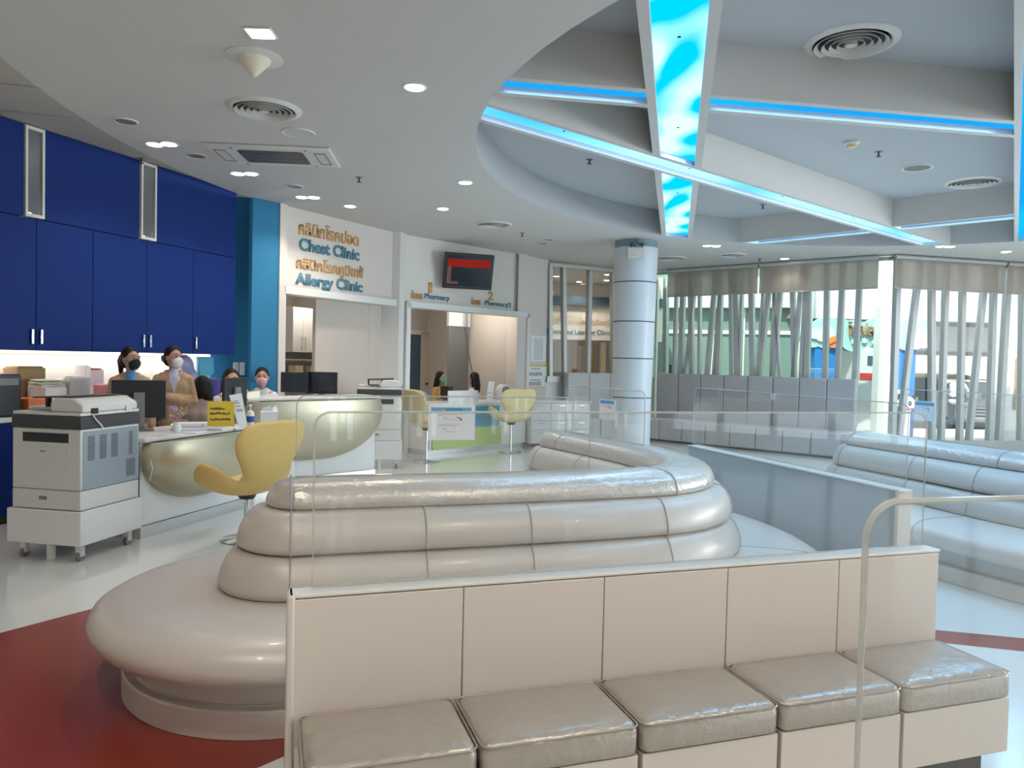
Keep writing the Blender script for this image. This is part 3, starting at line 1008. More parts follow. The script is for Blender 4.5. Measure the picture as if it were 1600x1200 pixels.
for lab, a, b in (('tall frosted display niche in a white frame, the more left one', scab(38, 270), scab(68, 270)), ('tall frosted display niche in a white frame, nearer the blue pilaster', scab(219, 320), scab(243, 320))):
    t = put(thing('display_niche', lab, 'niche'), CA, CB, a, 0.0, 2.768)
    w = b - a
    f = MB()
    for p, q in (((0, -0.02, 0), (0.022, 0.03, 0.83)), ((w - 0.022, -0.02, 0), (w, 0.03, 0.83)), ((0.022, -0.02, 0), (w - 0.022, 0.03, 0.03)), ((0.022, -0.02, 0.80), (w - 0.022, 0.03, 0.83))):
        f.box(p, q)
    f.build('frame', 'plast', t)
    box((0.022, 0.0, 0.03), (w - 0.022, 0.006, 0.80)).build('frosted_pane', 'frost', t)
    box((0.0, 0.2, 0.0), (w, 0.22, 0.83)).build('niche_back', 'plastg', t)
    MB().cyl((w / 2, 0.08, 0.034), (w / 2, 0.08, 0.05), 0.03).build('niche_lamp', 'lampw', t)
# under-cabinet strip lamp and its light
t = put(thing('strip_lamp', 'glowing strip lamp under the navy wall cabinets', 'lamp'), CA, CB, -0.9, 0.0, 1.505)
box((0, 0.30, 0.0), (CL + 0.8, 0.34, 0.025)).build('tube', 'tubew', t)
al = bpy.data.lights.new('strip_light', 'AREA')
al.shape, al.size, al.size_y, al.energy, al.color = 'RECTANGLE', CL + 0.6, 0.05, 7, (1, 0.92, 0.82)
ao = bpy.data.objects.new('strip_light', al)
C.objects.link(ao)
ao.parent = t
ao.location = ((CL + 0.8) / 2, 0.30, -0.01)
# back counter
t = put(thing('back_counter', 'navy base cabinets with a pale worktop along the left wall', 'counter'), CA, CB, -1.0, 0.0)
box((0, -0.22, 0.08), (CL + 0.72, DEP - 0.02, 0.90)).build('body', 'navy', t)
box((0, -0.26, 0.90), (CL + 0.72, DEP - 0.01, 0.945)).build('worktop', 'plast', t, bev=0.008)
box((0, -0.18, 0.0), (CL + 0.72, DEP - 0.02, 0.08)).build('plinth', 'gap', t)
for k in range(1, 7):
    box((0.6 * k - 0.003, -0.222, 0.1), (0.6 * k + 0.003, -0.218, 0.89)).build('door_joint', 'navy2', t)


def onback(name, lab, cat, s, off, z=0.946, group=None):   # something standing on the back counter
    return put(thing(name, lab, cat, group=group), CA, CB, s, off, z)


def carton(name, lab, cat, s, off, size, m, rz=0.0, lid=None, z=0.946):
    t = onback(name, lab, cat, s, off, z)
    t.rotation_euler.z += rz
    w, d, h = size
    mb = MB()
    for p, q in (((-w / 2, -d / 2, 0), (w / 2, d / 2, 0.006)), ((-w / 2, -d / 2, 0.006), (w / 2, -d / 2 + 0.006, h)), ((-w / 2, d / 2 - 0.006, 0.006), (w / 2, d / 2, h)),
                 ((-w / 2, -d / 2 + 0.006, 0.006), (-w / 2 + 0.006, d / 2 - 0.006, h)), ((w / 2 - 0.006, -d / 2 + 0.006, 0.006), (w / 2, d / 2 - 0.006, h))):
        mb.box(p, q)
    mb.build('tray', m, t, bev=0.003)
    if lid:
        box((-w / 2 + 0.012, -d / 2 + 0.012, h * 0.55), (w / 2 - 0.012, d / 2 - 0.012, h * 1.04)).build('contents', lid, t, bev=0.01)
    return t


carton('cardboard_box', 'brown cardboard box against the lit wall above the copier', 'box', 0.42, -0.25, (0.28, 0.2, 0.42), 'kraft', 0.0, 'kraft')
carton('plastic_tray', 'purple plastic tray behind the black device at the left edge', 'tray', 0.13, -0.26, (0.24, 0.2, 0.30), 'purple', 0.0, 'purple')
carton('plastic_tray', 'orange plastic tray low on the back counter at the left edge', 'tray', 0.22, 0.12, (0.22, 0.2, 0.15), 'orange', 0.0, 'orange')
t = carton('plastic_tray', 'white tray heaped with papers, left of the copier top', 'tray', 0.46, 0.0, (0.22, 0.24, 0.24), 'plast', 0.0)
for i in range(6):
    o = box((-0.12, -0.09, 0), (0.12, 0.09, 0.01)).build('paper_sheet', ('paper', 'paper', 'yelcard', 'paper', 'greenp', 'paper')[i], t)
    o.location = (random.uniform(-0.02, 0.02), random.uniform(-0.02, 0.02), 0.242 + 0.013 * i)
    o.rotation_euler = (random.uniform(-0.02, 0.02), 0.0, random.uniform(-0.4, 0.4))
carton('storage_box', 'pink storage box left of the woman with the black mask', 'box', 1.16, 0.08, (0.36, 0.2, 0.25), 'pink', 0.0, 'pink')
carton('storage_box', 'white box with a red edge behind the pink box', 'box', 1.12, -0.24, (0.22, 0.16, 0.40), 'paper', 0.0, 'redp')
t = onback('file_holder', 'grey sloping file holder behind the copier', 'file holder', 0.72, 0.05)
MB().plate([(-0.10, 0), (0.11, 0), (0.12, 0.33), (-0.08, 0.33), (-0.11, 0.26)], -0.06, 0.06).build('holder', 'papershade', t, bev=0.004)
box((-0.07, -0.05, 0.33), (0.10, 0.05, 0.345)).build('filed_papers', 'paper', t)
t = onback('folder', 'white folder leaning upright beside the grey file holder', 'folder', 0.88, -0.12)
MB().plate([(-0.02, 0), (0.04, 0), (0.09, 0.44), (0.04, 0.45)], -0.08, 0.08).build('cover', 'paper', t, bev=0.003)
box((-0.012, -0.075, 0.02), (0.0, 0.082, 0.30)).build('spine', 'papershade', t)
t = onback('label_printer', 'black device cut by the left edge of the photo', 'printer', -0.07, 0.1)
box((-0.16, -0.12, 0), (0.12, 0.12, 0.38)).build('housing', 'black', t, bev=0.02)
box((-0.12, -0.13, 0.28), (0.08, -0.119, 0.34)).build('paper_slot', 'greyp', t)
# bags and cloth at the far end of the counter
t = onback('plastic_bag', 'crumpled lilac bag behind the woman with crossed arms', 'bag', 2.42, -0.24)
mb = MB()
for k in range(9):
    mb.ell((random.uniform(-0.10, 0.10), random.uniform(-0.05, 0.05), 0.34 + random.uniform(-0.08, 0.12)), (random.uniform(0.07, 0.10), 0.07, random.uniform(0.09, 0.13)), 14, 9)
mb.ell((0, 0, 0.2), (0.17, 0.12, 0.2))
b_ = mb.build('crumpled_bag', 'lilac', t, ang=80)
rm = b_.modifiers.new('remesh', 'REMESH')
rm.mode, rm.voxel_size, rm.use_smooth_shade = 'VOXEL', 0.016, True
t = onback('folded_cloth', 'sky-blue cloth hanging by the lilac bag, under the cabinets', 'cloth', 2.72, -0.22)
MB().plate([(-0.10, 0.30), (0.14, 0.34), (0.13, 0.56), (-0.12, 0.55)], -0.05, 0.0).build('cloth_fold', 'skyblue', t, bev=0.01)
MB().plate([(-0.08, 0.0), (0.16, 0.0), (0.15, 0.30), (-0.06, 0.28)], -0.08, 0.02).build('lower_fold', 'lilac', t, bev=0.02)
carton('basket', 'dark blue basket of bottles between the crossed arms and the seated staff', 'basket', 2.46, 0.08, (0.40, 0.18, 0.28), 'purple', 0.0, 'dark')
sp = sl(375, 578, (-3.54, 9.56), PA)
for lab, x in (('white wall dispenser on the blue pilaster, left one of the pair', 369), ('white wall dispenser on the blue pilaster, right one of the pair', 379)):
    p = atY(x, 577, 9.82)
    t = thing('wall_dispenser', lab, 'dispenser', (p.x, p.y, p.z - 0.08), math.radians(30))
    box((-0.032, 0.0, 0), (0.032, 0.05, 0.17)).build('housing', 'plast', t, bev=0.008)
    box((-0.02, -0.004, 0.10), (0.02, 0.001, 0.14)).build('button_plate', 'papershade', t)

# ------------------------------------------------------------------ reception counters
K0, K1 = (-3.0, 6.13), (-2.58, 7.62)
t = put(thing('reception_counter', 'white reception counter with a bulging satin front, behind the swan chair', 'counter'), K0, K1)
kl = L(K0, K1)
box((0.0, 0.05, 0.10), (kl, 0.58, 0.80)).build('body', 'white', t, bev=0.006)
box((-0.02, -0.02, 0.80), (kl + 0.02, 0.61, 0.84)).build('worktop', 'white', t, bev=0.012)
box((-0.006, 0.035, 0.0), (kl, 0.56, 0.10)).build('kick_plate', 'steel', t)
box((-0.012, 0.04, 0.0), (0.012, 0.06, 0.80)).build('corner_trim', 'steel', t)


def bulge(cx, cz, rx, ry, rz, zmin, zmax, y0):
    rings = []
    nz, na = 22, 36
    z_lo, z_hi = max(zmin, cz - rz * 0.999), min(zmax, cz + rz * 0.999)
    for i in range(nz + 1):
        z = z_lo + (z_hi - z_lo) * i / nz
        k = math.sqrt(max(1e-4, 1 - ((z - cz) / rz) ** 2))
        rings.append([(cx - rx * k * math.cos(math.pi * j / na), y0 - ry * k * math.sin(math.pi * j / na) ** 0.8, z) for j in range(na + 1)])
    return MB().loft(rings)


bulge(kl * 0.50, 0.66, kl * 0.50, 0.24, 0.42, 0.25, 0.795, 0.06).build('oval_front_panel', 'satin', t, ang=60)

H0, H1 = (-2.93, 8.35), (-1.72, 9.62)
t = put(thing('reception_counter', 'taller pale counter with an oval champagne front, behind the acrylic screen', 'counter'), H0, H1)
hl = L(H0, H1)
box((0.0, 0.05, 0.10), (hl, 0.34, 1.02)).build('body', 'white', t, bev=0.006)
box((-0.03, -0.03, 1.02), (hl + 0.03, 0.38, 1.055)).build('worktop', 'plast', t, bev=0.01)
box((0.0, 0.03, 0.0), (hl, 0.34, 0.10)).build('kick_plate', 'steel', t)
bulge(hl * 0.5, 0.86, hl * 0.55, 0.26, 0.58, 0.30, 1.015, 0.06).build('oval_front_panel', 'satin', t, ang=60)
MB().plate([(-0.42 + 0.02 * 0, 0.84)] + [(-0.42 + 0.55 * (i / 12), 0.84 + 0.30 * math.sin(math.pi / 2 * (i / 12)) ** 0.7) for i in range(1, 13)] + [(0.13, 0.84)], 0.0, 0.03).build('side_shell', 'satin', t, bev=0.004)


# ------------------------------------------------------------------ copiers
def copier(lab, loc, rz):
    t = thing('photocopier', lab, 'photocopier', loc, rz)
    w, d = 0.575, 0.64
    box((-0.03, -0.02, 0.12), (w + 0.02, d, 0.36)).build('cart', 'white', t, bev=0.006)
    for x in (0.05, w - 0.05):
        for y in (0.06, d - 0.08):
            c = MB().cyl((x - 0.015, y, 0.035), (x + 0.015, y, 0.035), 0.035, n=20).build('caster', 'greyp', t)
            box((x - 0.024, y - 0.02, 0.035), (x + 0.024, y + 0.02, 0.12)).build('caster_fork', 'plast', c)
    MB().cyl((w * 0.5, 0.05, 0.0), (w * 0.5, 0.05, 0.12), 0.03).build('levelling_foot', 'plast', t)
    dr = box((0.0, 0.0, 0.365), (w, d - 0.02, 0.50)).build('paper_drawer', 'plast', t, bev=0.005)
    box((w * 0.40, -0.004, 0.43), (w * 0.51, 0.002, 0.455)).build('drawer_window', 'greyp', dr)
    bd = box((0.0, 0.0, 0.503), (w, d - 0.02, 0.93)).build('body', 'plast', t, bev=0.008)
    box((0.06, -0.004, 0.52), (w - 0.09, 0.002, 0.80)).build('front_cover', 'plast', bd, bev=0.002)
    box((0.09, -0.003, 0.835), (w - 0.10, 0.002, 0.90)).build('output_slot', 'black', bd)
    box((w * 0.42, -0.005, 0.765), (w * 0.49, -0.0035, 0.778)).build('badge', 'gink', bd)
    for za, zb in ((0.505, 0.915),):
        box((w - 0.001, 0.02, za), (w + 0.004, d - 0.035, zb)).build('side_panel', 'plastg', bd, bev=0.002)
    for cx in (0.10, 0.22, 0.34, 0.52):
        vt, hw = MB(), (0.035 if cx < 0.5 else 0.02)
        for k in range(14):
            z = 0.71 + 0.0125 * k
            vt.box((w + 0.0035, cx - hw, z), (w + 0.005, cx + hw, z + 0.006))
        vt.build('vent_grille', 'dark', bd)
    vt = MB()
    for k in range(12):
        z = 0.545 + 0.011 * k
        vt.box((w + 0.0035, 0.47, z), (w + 0.005, 0.57, z + 0.005))
    vt.build('vent_grille', 'dark', bd)
    box((-0.006, -0.006, 0.932), (w + 0.006, d - 0.01, 1.02)).build('scanner_base', 'dark', t, bev=0.008)
    box((0.0, 0.0, 1.022), (w, d - 0.02, 1.045)).build('platen', 'plast', t, bev=0.006)
    fd_ = MB().plate([(0.30, 1.046), (w + 0.0, 1.046), (w + 0.0, 1.10), (w - 0.09, 1.145), (0.34, 1.145), (0.30, 1.11)], 0.02, d - 0.04).build('document_feeder', 'plast', t, bev=0.012)
    MB().plate([(0.12, 1.135), (w - 0.10, 1.15), (w - 0.10, 1.16), (0.12, 1.145)], 0.05, d - 0.10).build('feeder_tray', 'black', fd_, bev=0.004)
    box((0.13, 0.16, 1.046), (0.15, 0.20, 1.14)).build('tray_support', 'black', fd_)
    box((0.0, 0.14, 1.047), (0.28, d - 0.12, 1.07)).build('output_tray', 'plast', fd_, bev=0.006)
    for y in (0.10, 0.46):
        box((w - 0.002, y, 1.035), (w + 0.012, y + 0.06, 1.075)).build('hinge', 'plast' if y > .3 else 'black', fd_)
    MB().tube([(w + 0.006, 0.10, 1.04), (w + 0.02, 0.13, 0.99), (w + 0.012, 0.19, 0.95), (w + 0.008, 0.21, 0.93)], 0.006, 6).build('strap', 'plast', fd_)
    return t


copier('large off-white photocopier on a wheeled cart at the left side of the photo', (-3.67, 5.50, 0), math.atan2(-0.12, 0.62)).scale = (1.0, 1.0, 1.045)
copier('smaller-looking photocopier farther back, seen through the acrylic screen', (-2.12, 10.28, 0), math.radians(10)).scale = (1.04, 1.04, 1.08)


# ------------------------------------------------------------------ swan chairs
def swan(lab, loc, face, m, seat_z=0.50, sc=1.0):
    t = thing('swan_chair', lab, 'chair', loc, face - math.pi / 2, 'swan chairs')
    nu, nv = 18, 26
    pts = [[None] * (nu + 1) for _ in range(nv + 1)]
    prof = [(0.27, 0.03), (0.24, 0.02), (0.14, -0.01), (0.02, -0.03), (-0.10, -0.02), (-0.18, 0.03), (-0.23, 0.12), (-0.255, 0.22), (-0.27, 0.32), (-0.285, 0.42), (-0.30, 0.50), (-0.31, 0.535)]
    wid = [0.16, 0.24, 0.34, 0.40, 0.36, 0.22, 0.185, 0.24, 0.305, 0.33, 0.285, 0.11]
    lift = [0.0, 0.04, 0.16, 0.27, 0.22, 0.05, 0.02, 0.0, 0.0, 0.0, 0.0, 0.0]
    fwd = [0.0, 0.02, 0.03, 0.02, 0.0, 0.04, 0.06, 0.06, 0.06, 0.05, 0.03, 0.0]

    def lerp(a, k):
        i = min(int(k), len(a) - 2)
        f = k - i
        f = f * f * (3 - 2 * f) if False else f
        x = a[i], a[i + 1]
        return x[0] + (x[1] - x[0]) * f if not isinstance(x[0], tuple) else tuple(p + (q - p) * f for p, q in zip(*x))
    for i in range(nv + 1):
        k = (len(prof) - 1) * i / nv
        y, z = lerp(prof, k)
        w, lf, fw = lerp(wid, k), lerp(lift, k), lerp(fwd, k)
        for j in range(nu + 1):
            u = -1 + 2 * j / nu
            pts[i][j] = (w * math.sin(u * math.pi / 2 * 0.98) * sc, (y + fw * u * u) * sc, seat_z + (z + lf * abs(u) ** 2.2) * sc)
    vs = [p for r in pts for p in r]
    fs = [(i * (nu + 1) + j, i * (nu + 1) + j + 1, (i + 1) * (nu + 1) + j + 1, (i + 1) * (nu + 1) + j) for i in range(nv) for j in range(nu)]
    sh = MB().add(vs, fs).build('shell', m, t, ang=180)
    so = sh.modifiers.new('thickness', 'SOLIDIFY')
    so.thickness, so.offset = 0.055, 0.0
    sb = sh.modifiers.new('smooth', 'SUBSURF')
    sb.levels = sb.render_levels = 1
    MB().cyl((0, 0.0, seat_z - 0.09), (0, 0.0, seat_z - 0.03), 0.06, 0.09).build('swivel_mount', 'black', t)
    MB().cyl((0, 0, 0.02), (0, 0, seat_z - 0.08), 0.022).build('pedestal', 'chrome', t)
    MB().lathe([(0.205, 0.0), (0.21, 0.006), (0.20, 0.012), (0.05, 0.024), (0.03, 0.035)]).build('disc_base', 'chrome', t)
    return t


swan('yellow swan chair by the white counter, partly behind the sofa end', (-2.19, 6.22, 0), math.radians(152), 'yel', 0.435, 1.08)
swan('cream swan chair in front of the lime and blue pharmacy counter, right of the notice', (0.0, 12.55, 0), math.radians(118), 'cream', 0.56, 0.98)
swan('cream swan chair half hidden by the caution notice', (-1.262, 11.2, 0), math.radians(40), 'cream', 0.56, 0.98)

# ------------------------------------------------------------------ things on the reception counter
def cpos(x, y, z): return atz(x, y, z)


def monitor(lab, loc, face, w, h, zc, back=False, ped=True):
    t = thing('computer_monitor', lab, 'monitor', loc, face + math.pi / 2)   # local -y is the screen side
    sc_ = box((-w / 2, -0.012, zc - h / 2), (w / 2, 0.02, zc + h / 2)).build('housing', 'black', t, bev=0.006)
    box((-w / 2 + 0.012, -0.014, zc - h / 2 + 0.02), (w / 2 - 0.012, -0.0115, zc + h / 2 - 0.012)).build('screen', 'screen', sc_)
    if ped:
        box((-0.045, 0.022, 0.0), (0.045, 0.05, zc + h * 0.18)).build('stand', 'greyp', t, bev=0.004)
        box((-0.12, -0.09, 0.0), (0.12, 0.11, 0.014)).build('stand_foot', 'greyp', t, bev=0.004)
    return t


p = atY(217, 640, 6.72)
monitor('black computer monitor seen from behind, beside the copier, with a grey stand', (p.x, p.y, 0.842), math.atan2(0.9, -0.5), 0.44, 0.34, 0.28)
p = atY(366, 640, 7.7)
monitor('black computer monitor between the seated staff and the yellow card', (p.x, p.y, 0.842), math.atan2(0.3, -0.95), 0.36, 0.30, 0.31)
_hn = V(((V(H1) - V(H0)).normalized().y, -(V(H1) - V(H0)).normalized().x))
H0d, H1d = tuple(V(H0) - _hn * 0.84), tuple(V(H1) - _hn * 0.84)
p = onl(460, 605, H0d, H1d)
monitor('black computer monitor right of the woman with the pink mask', (p.x, p.y, 0.78), math.atan2(-0.85, 0.35), 0.34, 0.26, 0.42)
p = onl(502, 607, H0d, H1d)
monitor('black computer monitor with a white side, left of the far copier', (p.x, p.y, 0.78), math.atan2(-0.85, 0.1), 0.42, 0.29, 0.41)
dk = put(thing('work_desk', 'white staff desk behind the tall pale counter', 'desk'), H0, H1, 0.99, -0.66)
box((0, 0.0, 0.74), (0.62, 0.36, 0.778)).build('desk_top', 'white', dk)
for x, y in ((0.03, 0.03), (0.55, 0.03), (0.03, 0.3), (0.55, 0.3)):
    box((x, y, 0), (x + 0.04, y + 0.04, 0.74)).build('leg', 'steel', dk)

p = cpos(345, 672, 0.842)
t = thing('counter_sign', 'yellow card in a clear stand on the reception counter', 'sign', (p.x, p.y, 0.842), math.radians(14))
box((-0.115, -0.004, 0.035), (0.115, 0.0, 0.265)).build('yellow_card', 'yelcard', t)
box((-0.125, 0.0005, 0.0), (0.125, 0.004, 0.275)).build('acrylic_stand', 'acry', t)
box((-0.125, -0.05, 0.0), (0.125, 0.06, 0.005)).build('stand_foot', 'acry', t)
mb = MB()
for z, x1 in ((0.19, 0.03), (0.145, 0.08), (0.09, 0.08)):
    x, mb = -0.095, MB()
    while x < x1:
        k = random.uniform(0.006, 0.014)
        zz = z + random.uniform(-0.004, 0.004)
        mb.box((x, -0.0055, zz), (x + k, -0.0038, zz + random.uniform(0.012, 0.022)))
        x += k + 0.004
    mb.build('handwritten_text', 'ink', t)
p = cpos(377, 668, 0.842)
t = thing('counter_sign', 'white leaning card with small dark print, right of the yellow card', 'sign', (p.x, p.y, 0.842), math.radians(30))
MB().plate([(-0.02, 0.0), (0.06, 0.0), (0.0, 0.33), (-0.115, 0.31)], -0.003, 0.003).build('card', 'paper', t)
mb = MB()
for z, a, b in ((0.25, -0.07, -0.03), (0.23, -0.065, -0.02), (0.20, -0.06, -0.01), (0.17, -0.05, 0.01), (0.155, -0.05, 0.01)):
    mb.box((a, -0.0045, z), (b, -0.003, z + 0.01))
mb.build('printed_text', 'gink', t)
p = cpos(391, 664, 0.842)
t = thing('sanitizer_bottle', 'white pump bottle of sanitizer with a blue label, in front of tissues', 'bottle', (p.x, p.y, 0.842))
MB().lathe([(0.036, 0), (0.038, 0.01), (0.038, 0.11), (0.03, 0.135), (0.014, 0.145)]).build('bottle', 'white', t)
MB().lathe([(0.0386, 0.03), (0.0386, 0.09)]).build('blue_label', 'dblue', t)
pm = MB().cyl((0, 0, 0.145), (0, 0, 0.19), 0.008).build('pump', 'plast', t)
box((-0.012, -0.05, 0.19), (0.012, 0.012, 0.203)).build('nozzle', 'plast', pm, bev=0.003)
p = cpos(410, 660, 0.842)
t = thing('tissue_box', 'white tissue box with tissues pulled up, right of the sanitizer', 'tissue box', (p.x + 0.03, p.y + 0.1, 0.842), math.radians(20))
box((-0.085, -0.06, 0), (0.085, 0.06, 0.11)).build('carton', 'white', t, bev=0.004)
mb = MB()
for k in range(4):
    mb.add([(-0.07 + 0.035 * k, -0.015, 0.11), (0.01 + 0.03 * k, 0.015, 0.11), (-0.02 + 0.03 * k, 0.02, 0.16 + 0.01 * (k % 2)), (-0.06 + 0.035 * k, -0.02, 0.15)], [(0, 1, 2, 3)])
mb.build('tissues', 'paper', t, ang=80)
p = cpos(292, 672, 0.842)
for k, (dx, dy, r, lab) in enumerate(((0.0, 0.05, 0.3, 'loose white papers stacked on the counter, left of the yellow card'), )):
    t = thing('paper_stack', lab, 'papers', (p.x + dx, p.y + dy, 0.843), r)
    for i in range(5):
        a_ = random.uniform(-0.15, 0.15)
        o = box((-0.13, -0.09, 0.0), (0.13, 0.09, 0.012)).build('sheet', 'paper' if i != 2 else 'papershade', t)
        o.location = (random.uniform(-0.03, 0.03), random.uniform(-0.03, 0.03), i * 0.0125)
        o.rotation_euler = (0, 0, a_)
p = cpos(272, 676, 0.842)
t = thing('flower_vase', 'small bunch of pinkish dried flowers on the counter by the monitor', 'flowers', (p.x, p.y + 0.05, 0.842))
MB().lathe([(0.03, 0), (0.04, 0.03), (0.03, 0.07), (0.033, 0.09)]).build('vase', 'paper', t)
fl = MB()
for k in range(14):
    a_, r_ = random.uniform(0, 6.3), random.uniform(0.02, 0.09)
    q = (r_ * math.cos(a_), r_ * math.sin(a_), 0.10 + random.uniform(0.02, 0.13))
    fl.tube([(0, 0, 0.08), (q[0] * 0.5, q[1] * 0.5, 0.11), q], 0.002, 5)
    fl.ell(q, 0.013, 8, 6)
fl.build('dried_flowers', mat('dusty_pink', (0.5, 0.33, 0.34), 0.9), t)
t = thing('cable', 'white cable curling over the counter edge by the copier', 'cable', (-2.98, 6.22, 0.842))
MB().tube([(0.25, 0.25, 0.01), (0.16, 0.16, 0.02), (0.07, 0.09, 0.012), (0.0, 0.02, 0.01), (-0.012, -0.03, -0.03), (0.0, -0.06, -0.15), (0.03, -0.07, -0.25), (0.0, -0.05, -0.36)], 0.006, 8).build('wire', 'plast', t, ang=80)


# ------------------------------------------------------------------ people
def bone_mesh(name, m, parent, caps, ells=(), vox=0.011, sm=4):
    mb = MB()
    for p, q, r0, r1 in caps:
        mb.cap(p, q, r0, r1)
    for c, r in ells:
        mb.ell(c, r, 16, 12)
    o = mb.build(name, m, parent, ang=180)
    r = o.modifiers.new('skin', 'REMESH')
    r.mode, r.voxel_size, r.use_smooth_shade = 'VOXEL', vox, True
    k = o.modifiers.new('smooth', 'SMOOTH')
    k.factor, k.iterations = 0.5, sm
    return o


def mirror(p): return V((-p[0], p[1], p[2]))


def hand(caps, w, d, up, s):              # palm, four unequal bent fingers and a thumb; w wrist, d direction, up = back of the hand
    d, up = V(d).normalized(), V(up).normalized()
    side = d.cross(up).normalized()
    pc = w + d * 0.085
    caps.append((w, w + d * 0.03, 0.024, 0.026))
    for k in (-1.2, -0.4, 0.4, 1.2):
        caps.append((w + d * 0.02 + side * k * 0.010, pc + side * k * 0.018, 0.014, 0.0125))
    for k, ln in ((-1.2, 0.060), (-0.4, 0.072), (0.4, 0.076), (1.2, 0.066)):
        a = pc + side * k * 0.019
        b = a + d * ln * 0.5 - up * 0.006
        c = b + d * ln * 0.36 - up * 0.024
        caps.append((a, b, 0.0095, 0.009))
        caps.append((b, c, 0.009, 0.008))
    a = w + d * 0.03 + side * s * 0.022
    b = a + (d * 0.6 + side * s * 0.8).normalized() * 0.042
    caps.append((a, b, 0.012, 0.0105))
    caps.append((b, b + (d * 0.9 + side * s * 0.2 - up * 0.3).normalized() * 0.03, 0.0105, 0.009))


def person(name, lab, loc, face, pose='stand', top='beige', low='greyt', mask=None, hair='long', inner=None, turn=0.0, scale=1.0, arms='down', lean=0.0, sleeves=True, seat=0.50):
    """local -y is forward, +x the person's left hand side"""
    t = thing(name, lab, 'person', loc, face + math.pi / 2)
    t.scale = (scale,) * 3
    sit = pose == 'sit'
    hz = seat if sit else 0.90                  # hip height
    L_ = math.radians(lean)
    def T(p, base=hz):                          # lean the upper body about the hips
        y, z = p[1], p[2] - base
        return V((p[0], y * math.cos(L_) - z * math.sin(L_), base + y * math.sin(L_) + z * math.cos(L_)))
    ch, sh, nk, hd = hz + 0.33, hz + 0.47, hz + 0.52, hz + 0.655
    body, cloth, trou, shoe = [], [], [], []
    hip, kn, an = {}, {}, {}
    for s in (-1, 1):
        hip[s] = V((s * 0.085, 0, hz - 0.02))
        if sit:
            kn[s], an[s] = V((s * 0.10, -0.40, hz + 0.01)), V((s * 0.10, -0.36, 0.08))
        else:
            kn[s], an[s] = V((s * 0.09, -0.02, 0.49)), V((s * 0.095, 0.01, 0.08))
        body += [(hip[s], kn[s], 0.075, 0.05), (kn[s], an[s], 0.048, 0.034), (an[s], an[s] + V((0, -0.13, -0.05)), 0.034, 0.028)]
        trou += [(hip[s], kn[s], 0.088, 0.064), (kn[s], an[s] + V((0, 0, 0.03)), 0.062, 0.052)]
        shoe += [(an[s] + V((0, 0.03, -0.04)), an[s] + V((0, -0.15, -0.048)), 0.042, 0.034)]
    trou += [(V((-0.06, 0, hz)), V((0.06, 0, hz)), 0.105, 0.105), (V((0, 0, hz)), T((0, 0, hz + 0.1)), 0.11, 0.10)]
    body += [(V((-0.05, 0, hz)), V((0.05, 0, hz)), 0.095, 0.095), (T((0, 0, hz + 0.05)), T((0, 0, ch)), 0.10, 0.105), (T((-0.10, 0, sh - 0.03)), T((0.10, 0, sh - 0.03)), 0.06, 0.06),
             (T((0, 0.005, sh - 0.02)), T((0, -0.012, nk + 0.05)), 0.048, 0.045)]
    cloth += [(V((-0.055, 0, hz - 0.04)), V((0.055, 0, hz - 0.04)), 0.115, 0.115), (T((-0.03, 0, hz + 0.06)), T((-0.05, -0.005, ch)), 0.116, 0.121), (T((0.03, 0, hz + 0.06)), T((0.05, -0.005, ch)), 0.116, 0.121),
              (T((-0.105, 0, sh - 0.045)), T((0.105, 0, sh - 0.045)), 0.066, 0.066), (T((-0.05, 0, sh)), T((0.05, 0, sh)), 0.06, 0.06)]
    for s in (-1, 1):
        a = T((s * 0.148, 0, sh - 0.045))
        if arms == 'cross':
            e = T((s * 0.20, -0.03, hz + 0.20))
            w = T((-s * 0.09, -0.175 - 0.03 * (s > 0), hz + 0.225 + 0.03 * s))
            dr, up = T((-s * 1.0, 0.10, hz + 0.1)) - T((0, 0, hz)), V((0, -1, 0.3))
            dr = V((-s * 1.0, 0.12, 0.12))
        elif arms == 'desk':
            e = T((s * 0.22, -0.06, hz + 0.20))
            w = V((s * 0.13, -0.36, hz + 0.24))
            dr, up = V((-s * 0.3, -1, -0.1)), V((0, 0, 1))
        elif arms == 'face':                    # one hand raised towards the face
            e = T((s * 0.20, -0.16, hz + 0.22))
            w = T((s * 0.10, -0.22, hz + 0.47)) if s > 0 else V((s * 0.12, -0.34, hz + 0.24))
            dr, up = (V((-0.3, 0.2, 1)), V((0, -1, 0))) if s > 0 else (V((0.2, -1, 0)), V((0, 0, 1)))
        elif arms == 'reach':
            e = T((s * 0.20, -0.24, sh - 0.10))
            w = T((s * 0.17, -0.46, sh - 0.02 + 0.12 * s))
            dr, up = T((s * 0.17, -0.6, sh)) - T((s * 0.17, -0.46, sh)), V((0, 0, 1))
        else:
            e = T((s * 0.20, 0.03, hz + 0.17))
            w = T((s * 0.20, -0.05, hz - 0.05))
            dr, up = V((0, -0.15, -1)), V((s, 0, 0))
        body += [(a, e, 0.044, 0.036), (e, w, 0.035, 0.025)]
        hand(body, w, dr, up, -s if arms != 'down' else 1)
        cloth += [(a, e, 0.055, 0.048)]
        if sleeves: cloth += [(e, e.lerp(w, 0.9), 0.052, 0.042)]
    # head, turned about the neck
    c, sn = math.cos(turn), math.sin(turn)
    hc = T((0, -0.015, hd))
    def Hd(p):
        return hc + V((p[0] * c - p[1] * sn, p[0] * sn + p[1] * c, p[2]))
